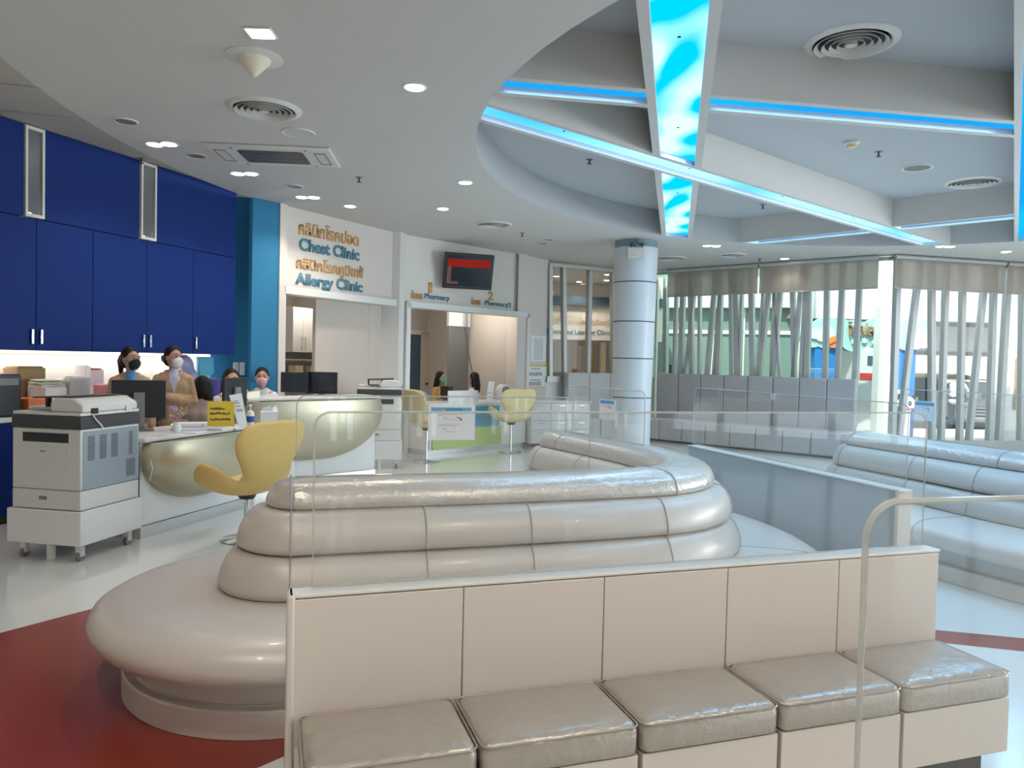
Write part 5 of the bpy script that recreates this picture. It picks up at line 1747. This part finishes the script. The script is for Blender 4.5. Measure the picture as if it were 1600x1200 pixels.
pillar_sheet('framed list with fine print on the white pillar, topmost of the notices', 829.5, 524, 852, 565, [(0.08 + 0.05 * k, 0.10 + 0.05 * k, 0.2, 0.8) for k in range(17)])
pillar_sheet('white notice with yellow bands, lowest on the white pillar', 820, 570, 853, 605, [(0.80, 0.86, 0.3, 0.7), (0.52, 0.68, 0.1, 0.8), (0.30, 0.36, 0.25, 0.75), (0.08, 0.26, 0.2, 0.75)], ((0.93, 1.0, 'yelcard'), (0.0, 0.035, 'yelcard')))
s0, zt = sl(853, 517, PB, PC)
for lab, x, ya, yb, m in (('small blue plate at the edge of the glazed partition', 855, 513, 522, 'cyanp'), ('small lime green plate at the edge of the glazed partition', 854.5, 564, 586, 'greenp')):
    s_, zt = sl(x, ya, PB, PC)
    _, zb = sl(x, yb, PB, PC)
    o = put(thing('wall_plate', lab, 'plate'), PB, PC, s_ - 0.02, 0.004, zb)
    box((0, -0.012, 0), (0.12, 0, zt - zb)).build('plate', m, o, bev=0.003)
    box((0.01, -0.0005, 0.01), (0.11, 0.003, zt - zb - 0.01)).build('backing', 'plast', o)

# ------------------------------------------------------------------ room behind the glazed partition
QA, QB = (0.45, 19.4), (3.7, 19.4)


def room1(nm, a, b, m):
    return put(tag(box(a, b).build(nm, m), kind='structure'), QA, QB)


room1('wall_learning_clinic_header', (-0.6, 0, 2.12), (3.4, 0.1, 3.0), 'wall_lit')
room1('trim_7', (-0.6, -0.12, 3.0), (3.4, 0.1, 3.22), 'doorblue')
room1('wall_learning_clinic_upper', (-0.6, 0.0, 3.22), (3.4, 0.1, 3.56), 'wall')
room1('wall_learning_clinic_back', (-0.6, 1.5, 0), (3.4, 1.6, 2.9), 'taupew')
struct('wall_learning_clinic_left', MB().prism([(0.40, 15.05), (0.50, 15.05), (0.75, 19.4), (0.75, 21), (0.65, 21), (0.65, 19.4)], 0, 3.56), 'roomw')
struct('wall_learning_clinic_right', MB().prism([(3.05, 16.5), (3.15, 16.5), (3.75, 19.4), (3.75, 21), (3.65, 21), (3.65, 19.4)], 0, 3.56), 'roomw')
struct('ceiling_learning_clinic', MB().prism([(0.3, 15.2), (0.75, 15.25), (2.9, 16.55), (3.2, 16.6), (3.8, 21.1), (0.6, 21.1)], 3.565, 3.62), 'ceil')
struct('floor_learning_clinic', MB().prism([(0.5, 15.2), (2.9, 16.55), (3.7, 21), (0.6, 21)], 0.0005, 0.002), 'floor')
s1 = sl(953, 524, QA, QB)[0]
o = put(text_mesh('wall_lettering', 'Development and Learning Clinic', 'tealtx', w=2.05, h=0.17, bold=0.015, depth=0.01), QA, QB, s1 - 2.05, 0.004, 2.22)
tag(o, 'lettering ending in Learning Clinic, seen through the glazed partition', 'lettering', kind='thing')
o = put(text_mesh('wall_lettering', 'คลินิกพัฒนาการและการเรียนรู้', 'gold', w=1.75, h=0.2, depth=0.01), QA, QB, s1 - 1.78, 0.004, 2.47)
tag(o, 'gold Thai lettering seen through the glazed partition', 'lettering', kind='thing')
s0, s1 = sl(897, 560, QA, QB)[0] + 0.08, sl(931, 560, QA, QB)[0] + 0.1
d = put(tag(box((s0, 1.42, 0), (s1, 1.5, 2.08)).build('door_2', 'wood'), kind='structure'), QA, QB)
box((s0 + 0.14, 1.40, 0), (s1 - 0.05, 1.422, 2.0)).build('door_leaf', 'taupew', d)
box((s0 + 0.2, 1.37, 0.98), (s0 + 0.32, 1.40, 1.0)).build('door_handle', 'chrome', d)
s0 = sl(947, 560, QA, QB)[0]
room1('wall_learning_clinic_pier', (s0, 1.2, 0), (s0 + 0.14, 1.45, 2.1), 'outy')
for lab, px, Y in (('downlight seen through the glazed partition, highest of them', 895, 16.2), ('downlight seen through the glazed partition, close to the column', 949, 17.2),
                   ('downlight seen through the glazed partition, second one beside the column', 948, 18.4), ('downlight seen through the glazed partition, beside the white pillar', 869, 17.8), ('downlight in front of the lit Learning Clinic lettering', 905, 18.9)):
    pp = atY(px, 440, Y)
    t = thing('downlight', lab, 'downlight', (pp.x, pp.y, 3.564), 0, 'recessed ceiling downlights')
    MB().lathe([(0.062, -0.004), (0.088, -0.008), (0.092, 0.0)], n=24).build('trim_ring', 'white', t)
    MB().lathe([(0.001, -0.008), (0.066, -0.008), (0.066, -0.004)], n=24).build('glowing_lens', 'lampw', t)
    spot(t, -0.03, 45, 130)
# desk screen seen beside the column
p = atY(1028, 556, 17.0)
p = atY(1030, 556, 16.9)
t = thing('computer_monitor', 'dark upright monitor behind the glass beside the round column', 'monitor', (p.x + 0.25, p.y, 0.92), math.radians(20))
box((-0.15, -0.02, 0.10), (0.15, 0.02, 0.62)).build('housing', 'black', t, bev=0.006)
box((-0.135, -0.023, 0.12), (0.135, -0.019, 0.60)).build('screen', 'screen', t)
MB().cyl((0, 0, 0.01), (0, 0, 0.12), 0.02).build('stand', 'dark', t)
MB().lathe([(0.001, 0.012), (0.09, 0.010), (0.10, 0.0)]).build('foot', 'dark', t)
t = thing('side_desk', 'white desk carrying the upright monitor behind the glass', 'desk', (p.x + 0.45, p.y + 0.05, 0), math.radians(20))
box((-0.35, -0.25, 0.88), (0.35, 0.25, 0.918)).build('desk_top', 'white', t, bev=0.004)
box((-0.33, -0.22, 0), (-0.29, 0.22, 0.88)).build('leg', 'white', t)
box((0.29, -0.22, 0), (0.33, 0.22, 0.88)).build('leg', 'white', t)
# white drawer unit by the end of the grey banquette
p = atz(1322, 722, 0)
t = thing('drawer_unit', 'small white drawer unit between the banquette end and the blue-tinted sofa', 'drawer unit', (p.x + 0.27, p.y + 0.05, 0), math.radians(-20))
box((-0.16, 0, 0.02), (0.2, 0.4, 0.46)).build('body', 'white', t, bev=0.005)
for k in range(3):
    dd = box((-0.155, -0.012, 0.03 + 0.143 * k), (0.195, 0.0, 0.165 + 0.143 * k)).build('drawer', 'white', t, bev=0.003)
    box((-0.03, -0.022, 0.14 + 0.143 * k), (0.07, -0.011, 0.15 + 0.143 * k)).build('handle', 'steel', dd)


# ------------------------------------------------------------------ outside, seen through the glass
struct('ground_outside', MB().prism([(3.0, 16.6), (6.6, 13.45), (10.7, 14.35), (12.6, 9), (60, 9), (60, 70), (-10, 70), (-10, 22), (3.0, 22)], -0.25, -0.12), 'concrete')
tag(MB().prism([(3.5, 16.9), (6.62, 13.6), (11.2, 14.6), (10.9, 15.4), (6.9, 14.7), (4.2, 17.4)], -0.12, -0.09).build('grass', 'grass'), 'short green grass strip along the outside of the glass front', 'grass', kind='stuff')
random.seed(5)
for k in range(8):
    f = k / 12
    x, y = 7.0 + 5.2 * f, 14.95 + 1.25 * f
    o = MB().ell((0, 0, 0.09), (0.2, 0.15, 0.13), 12, 8).build('edging_stone', 'stone')
    o.location = (x, y, -0.13)
    o.rotation_euler = (0, 0, 0.24 + random.uniform(-0.1, 0.1))
    tag(o, 'rough white edging stone in the row beyond the grass strip', 'stone', 'white edging stones outside', 'thing')
struct('kerb_outside', MB().prism([(8.3, 18.6), (16, 19.4), (16, 19.65), (8.3, 18.85)], -0.12, 0.06), 'outw')
struct('road_outside', MB().prism([(5.0, 19.0), (40, 22.5), (40, 60), (5, 60)], -0.115, -0.10), 'outd')


def outbox(nm, a, b, m, par=None):
    o = box(a, b).build(nm, m, par)
    return o if par else tag(o, kind='structure')


# glass wing of the building on the left, with its frames
wing = put(tag(box((0, 0, -0.1), (4.3, 0.2, 4.2)).build('wall_outside_wing', 'greenglass'), kind='structure'), (3.9, 21.0), (8.0, 19.6))
for k in range(6):
    box((0.8 * k, -0.06, -0.1), (0.8 * k + 0.07, 0.0, 3.1)).build('frame_post', 'outw', wing)
box((0, -0.06, 2.4), (4.3, 0.0, 2.5)).build('frame_rail', 'outw', wing)
box((0, -0.3, 3.1), (4.3, 0.05, 3.9)).build('fascia', 'outw', wing)
box((0, -0.04, -0.1), (4.3, 0.0, 0.45)).build('dado', 'outw', wing)
outbox('pillar_outside_left', (7.08, 18.3, -0.12), (7.29, 18.7, 4.2), 'outw')
pL, pR = atY(1372, 600, 17.2), atY(1389.5, 600, 17.2)
outbox('pillar_outside_middle', (pL.x, 17.2, -0.12), (pR.x, 17.5, 3.0), 'outw')
pL, pR = atY(1564, 600, 15.6), atY(1579, 600, 15.6)
outbox('pillar_outside_right', (pL.x, 15.6, -0.12), (pR.x, 15.95, 3.4), 'outw')
outbox('wall_outside_right', (pR.x, 15.75, -0.12), (pR.x + 2.5, 15.95, 3.4), 'outw')
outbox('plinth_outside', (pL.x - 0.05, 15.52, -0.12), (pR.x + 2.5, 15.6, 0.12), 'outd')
p0, p1 = atY(1583, 640, 15.74), atY(1597, 560, 15.74)
t = thing('framed_poster', 'framed grey poster on the outside wall at the right edge', 'poster', (p0.x, 15.745, p0.z))
box((0, -0.03, 0), (p1.x - p0.x + 0.25, 0.0, p1.z - p0.z)).build('frame', 'kraft', t, bev=0.004)
box((0.03, -0.035, 0.03), (p1.x - p0.x + 0.22, -0.029, p1.z - p0.z - 0.03)).build('poster_sheet', mat('grey_print', (0.42, 0.42, 0.40), 0.8, noise=0.35, nscale=6), t)
# canopy over the drive
cz0 = atY(1300, 498, 19.0).z
outbox('canopy_beam_outside', (7.2, 18.9, cz0), (24, 19.3, cz0 + 1.6), 'outw')
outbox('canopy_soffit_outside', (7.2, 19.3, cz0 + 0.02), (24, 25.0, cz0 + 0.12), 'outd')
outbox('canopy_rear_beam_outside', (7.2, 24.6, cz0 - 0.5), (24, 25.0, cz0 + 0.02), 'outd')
q0_, q1_ = atY(1416, 548, 21.5), atY(1572, 487, 21.5)
outbox('canopy_panel_outside', (q0_.x, 21.5, q0_.z), (q1_.x + 4, 21.58, q1_.z + 0.25), 'outw')
outbox('canopy_rail_outside', (q0_.x - 0.5, 21.45, q0_.z - 0.11), (q1_.x + 4, 21.62, q0_.z), 'outd')
outbox('wall_outside_far', (9.0, 30.0, -0.12), (40, 30.4, 5.0), 'outy')
for k in range(5):
    box((13.0 + 2.3 * k, 29.93, 0.2), (13.7 + 2.3 * k, 30.0, 2.6)).build('wall_panel', 'outy' if k == 2 else 'outw', bpy.data.objects['wall_outside_far'])

# entrance arch with clouds and lettering
AY = 17.9
t = thing('entrance_arch', 'blue cartoon-sky entrance arch with cloud top and brown lettering, outside', 'arch', (0, 0, 0))
def ax(px, y=560): return atY(px, y, AY).x
def az(py, px=1355): return atY(px, py, AY).z
xl0, xl1, xr0, xr1 = ax(1273), ax(1313), ax(1394), ax(1431)
for nm, a, b in (('left_pillar', xl0, xl1), ('right_pillar', xr0, xr1)):
    q = box((a, AY, -0.1), (b, AY + 0.35, az(505))).build(nm, 'archb', t)
    box((a - 0.003, AY - 0.005, -0.1), (b + 0.003, AY + 0.355, 0.85)).build('dark_lower_band', 'archd', q)
    cl = MB()
    cx = (a + b) / 2
    for dx, dz, r in ((-0.1, 0, 0.05), (0, 0.03, 0.075), (0.1, 0, 0.05)):
        cl.cyl((cx + dx, AY - 0.02, 1.02 + dz), (cx + dx, AY - 0.001, 1.02 + dz), r, n=20)
    cl.build('small_cloud', 'cloudw', q)
zt_, zb_ = az(503), az(541)
cl = MB()
random.seed(3)
n_ = 9
for k in range(n_):
    x = xl0 - 0.05 + (xr1 - xl0 + 0.15) * k / (n_ - 1)
    r = 0.30 + 0.08 * (k % 2)
    cl.cyl((x, AY - 0.03 - 0.004 * k, (zt_ + zb_) / 2 + 0.05 * ((k * 7) % 3 - 1)), (x, AY + 0.2, (zt_ + zb_) / 2 + 0.05 * ((k * 7) % 3 - 1)), r, n=28)
cl.box((xl0, AY - 0.025, zb_), (xr1, AY + 0.2, zt_ - 0.08))
cl.build('cloud_board', 'cloudm', t)
cl = MB()
for x, z, r in ((xr1 + 0.12, zb_ + 0.18, 0.2), (xr1 + 0.28, zb_ + 0.12, 0.14), (xr1 - 0.05, zb_ + 0.10, 0.15)):
    cl.cyl((x, AY - 0.09 - 0.1 * (r - 0.1), z), (x, AY + 0.05, z), r, n=24)
cl.build('white_cloud', 'cloudw', t)
cl = MB()
for x, z, r in ((xl0 + 0.10, az(527), 0.13), (xl0 + 0.26, az(522), 0.16), (xl0 - 0.05, az(524), 0.12)):
    cl.cyl((x, AY - 0.09 - 0.1 * (r - 0.1), z), (x, AY + 0.05, z), r, n=24)
cl.build('white_cloud', 'cloudw', t)
px_, pz_ = ax(1299), az(536)
pl = MB().cyl((px_, AY - 0.12, pz_), (px_, AY - 0.095, pz_), 0.14, n=28).build('planet', 'planet', t)
MB().plate([(px_ - 0.2, pz_ - 0.10), (px_ - 0.19, pz_ - 0.13), (px_ + 0.2, pz_ + 0.07), (px_ + 0.19, pz_ + 0.10)], AY - 0.13, AY - 0.121).build('planet_ring', 'magenta', pl)
lt = text_mesh('lettering', 'โซนปลอดเชื้อ', 'brownl', w=ax(1398, 515) - ax(1322, 515), h=az(506) - az(528), bold=0.02, depth=0.05, parent=t)
lt.location = (ax(1322, 515), AY - 0.10, az(525))
mb = MB()
for k in range(5):
    x = ax(1330) + k * 0.25
    mb.cyl((x, AY - 0.11, zb_ + 0.10 + 0.03 * (k % 2)), (x, AY - 0.10, zb_ + 0.10 + 0.03 * (k % 2)), 0.06, n=16)
mb.build('small_cloud', 'cloudw', t)

# kiosk seen through the arch
k0, k1 = atY(1341, 650, 19.2), atY(1373, 555, 19.2)
t = thing('kiosk', 'small cream kiosk with a red band seen through the blue arch', 'kiosk', (k0.x, 19.2, -0.12))
kw = k1.x - k0.x + 0.5
box((0, 0, 0.05), (kw, 1.2, 2.3)).build('walls', 'outw', t)
rb0, rb1 = atY(1355, 594, 19.2).z + 0.12, atY(1355, 583, 19.2).z + 0.12
box((-0.004, -0.012, rb0), (kw + 0.004, 0.0, rb1)).build('red_band', 'redp', t)
box((0.18, -0.012, atY(1355, 571, 19.2).z + 0.12), (kw - 0.1, 0.0, atY(1355, 556, 19.2).z + 0.12)).build('window_pane', 'doorblue', t)
box((-0.05, -0.1, 0.0), (kw + 0.05, 1.25, 0.05)).build('step', 'concrete', t)
# panda cut-out standing on the pavement
p0, p1 = atY(1400, 665, 16.6), atY(1431, 622, 16.6)
t = thing('cutout_figure', 'white cut-out board of a panda bear standing before the blue arch', 'standee', ((p0.x + p1.x) / 2, 16.6, -0.12))
zc = (p0.z + 0.36 + p1.z) / 2 + 0.12
r = (p1.x - p0.x) * 0.48
MB().plate([(r * math.cos(a_ / 12 * math.pi), zc + 0.88 * r * math.sin(a_ / 12 * math.pi)) for a_ in range(24)], -0.01, 0.01).build('face_board', 'paper', t)
for sg in (-1, 1):
    MB().cyl((sg * r * 0.82, 0.0, zc + r * 0.72), (sg * r * 0.82, 0.012, zc + r * 0.72), r * 0.28, n=20).build('ear', 'ink', t)
    e_ = MB().plate([(sg * r * 0.38 + 0.2 * r * math.cos(a_ / 8 * math.pi), zc + 0.05 * r + 0.27 * r * math.sin(a_ / 8 * math.pi)) for a_ in range(16)], -0.016, -0.0105).build('eye_patch', 'ink', t)
    MB().cyl((sg * r * 0.36, -0.02, zc + r * 0.05), (sg * r * 0.36, -0.0165, zc + r * 0.05), r * 0.07, n=12).build('eye', 'paper', e_)
MB().plate([(0.1 * r * math.cos(a_ / 6 * math.pi), zc - 0.3 * r + 0.07 * r * math.sin(a_ / 6 * math.pi)) for a_ in range(12)], -0.016, -0.0105).build('nose', 'ink', t)
MB().plate([(-r * 0.7, zc - r * 0.85), (r * 0.8, zc - r * 0.6), (r * 0.8, zc - r * 0.45), (-r * 0.7, zc - r * 0.7)], -0.014, -0.0105).build('red_scarf', 'redp', t)
MB().plate([(-r * 0.5, 0.0), (r * 0.5, 0.0), (r * 0.45, zc - r * 0.7), (-r * 0.45, zc - r * 0.7)], -0.009, 0.009).build('body_board', 'paper', t)


# cars
def car(lab, loc, rz, paint, ln=4.4, w=1.76, h=1.62):
    """nose along +x, origin under the middle"""
    t = thing('car', lab, 'car', loc, rz)
    xs = lambda f: -ln / 2 + ln * f
    low = [(xs(0.0), 0.42), (xs(0.0), 0.78), (xs(0.02), 0.98), (xs(0.70), 0.98), (xs(0.93), 0.84), (xs(0.99), 0.66), (xs(1.0), 0.36), (xs(0.97), 0.24), (xs(0.03), 0.24)]
    b = MB()
    b.loft([[(x, y, z) for x, z in low] for y in (-w / 2, w / 2)])
    body = b.build('body', paint, t, bev=0.06, seg=3)
    top = [(xs(0.03), 0.97), (xs(0.08), 1.38), (xs(0.16), h - 0.04), (xs(0.30), h), (xs(0.48), h - 0.03), (xs(0.60), 1.34), (xs(0.73), 0.97)]
    rings = []
    for y, k in ((-w / 2 + 0.04, 0), (-w / 2 + 0.22, 1), (w / 2 - 0.22, 1), (w / 2 - 0.04, 0)):
        rings.append([(x, y if z < 1.0 else (y if k else y + (0.10 if y < 0 else -0.10)), z if k or z < 1.0 else z - 0.03) for x, z in top])
    MB().loft(rings).build('roof', paint, t, bev=0.03, seg=2)
    for s in (-1, 1):
        g = [(xs(0.10), 1.0), (xs(0.13), 1.33), (xs(0.20), h - 0.13), (xs(0.46), h - 0.15), (xs(0.57), 1.30), (xs(0.68), 1.0)]
        MB().plate(g, s * (w / 2 - 0.075), s * (w / 2 - 0.03)).build('side_window', 'carg', t)
        MB().plate([(xs(0.385), 1.0), (xs(0.405), 1.0), (xs(0.405), h - 0.14), (xs(0.385), h - 0.14)], s * (w / 2 - 0.031), s * (w / 2 - 0.022)).build('door_post', paint, t)
        box((xs(0.0) - 0.02, s * w / 2 - 0.24 * (s > 0) + 0.0 * s, 0.80), (xs(0.05), s * w / 2 + 0.24 * (s < 0) + 0.012 * s, 0.98)).build('tail_lamp', 'tail', t, bev=0.02)
        box((xs(0.93), s * w / 2 - (0.42 if s > 0 else 0.0) - 0.02 * (s > 0), 0.66), (xs(1.0), s * w / 2 + (0.42 if s < 0 else 0.0) + 0.02 * (s < 0), 0.80)).build('head_lamp', 'chrome', t, bev=0.03)
        for f in (0.19, 0.81):
            wh = MB().cyl((xs(f), s * (w / 2 - 0.2), 0.32), (xs(f), s * (w / 2 + 0.01), 0.32), 0.33, n=28).build('wheel', 'rubber', t, bev=0.02)
            MB().cyl((xs(f), s * (w / 2 + 0.005), 0.32), (xs(f), s * (w / 2 + 0.02), 0.32), 0.20, n=20).build('wheel_rim', 'steel', wh)
        box((xs(0.60), s * (w / 2 + 0.02) - 0.09, 1.0), (xs(0.63), s * (w / 2 + 0.02) + 0.09, 1.13)).build('wing_mirror', paint, t, bev=0.03)
    box((xs(0.0) - 0.012, -w / 2 + 0.16, 1.02), (xs(0.06), w / 2 - 0.16, 1.40)).build('rear_window', 'carg', t)
    for k in range(3):
        box((xs(0.985), -w * 0.3, 0.44 + 0.09 * k), (xs(1.0) + 0.02, w * 0.3, 0.49 + 0.09 * k)).build('grille_bar', 'chrome', t)
    box((xs(0.98), -w * 0.31, 0.40), (xs(1.0) + 0.008, w * 0.31, 0.68)).build('grille', 'black', t)
    box((xs(0.0) - 0.02, -0.26, 0.60), (xs(0.01), 0.26, 0.72)).build('number_plate', 'plast', t)
    return t


pc = atY(1484, 600, 27.0)
car('black estate car with a red tail lamp, parked beyond the mullions', (pc.x, 27.0, -0.10), math.radians(30), 'carb', 4.6, 1.8, 1.55)
pc = atY(1556, 600, 20.6)
car('silver car with a wide grille, nose towards the glass, right of the black car', (pc.x + 0.75, 22.5, -0.10), math.radians(-112), 'carw', 4.3, 1.76, 1.35)
pq = atY(1494, 600, 19.8)
person('person', 'person in a white shirt and dark trousers bending towards the black car', (pq.x, 19.8, -0.10), math.radians(48), top='whitec', low='jeans', hair='bun', arms='reach', lean=28)
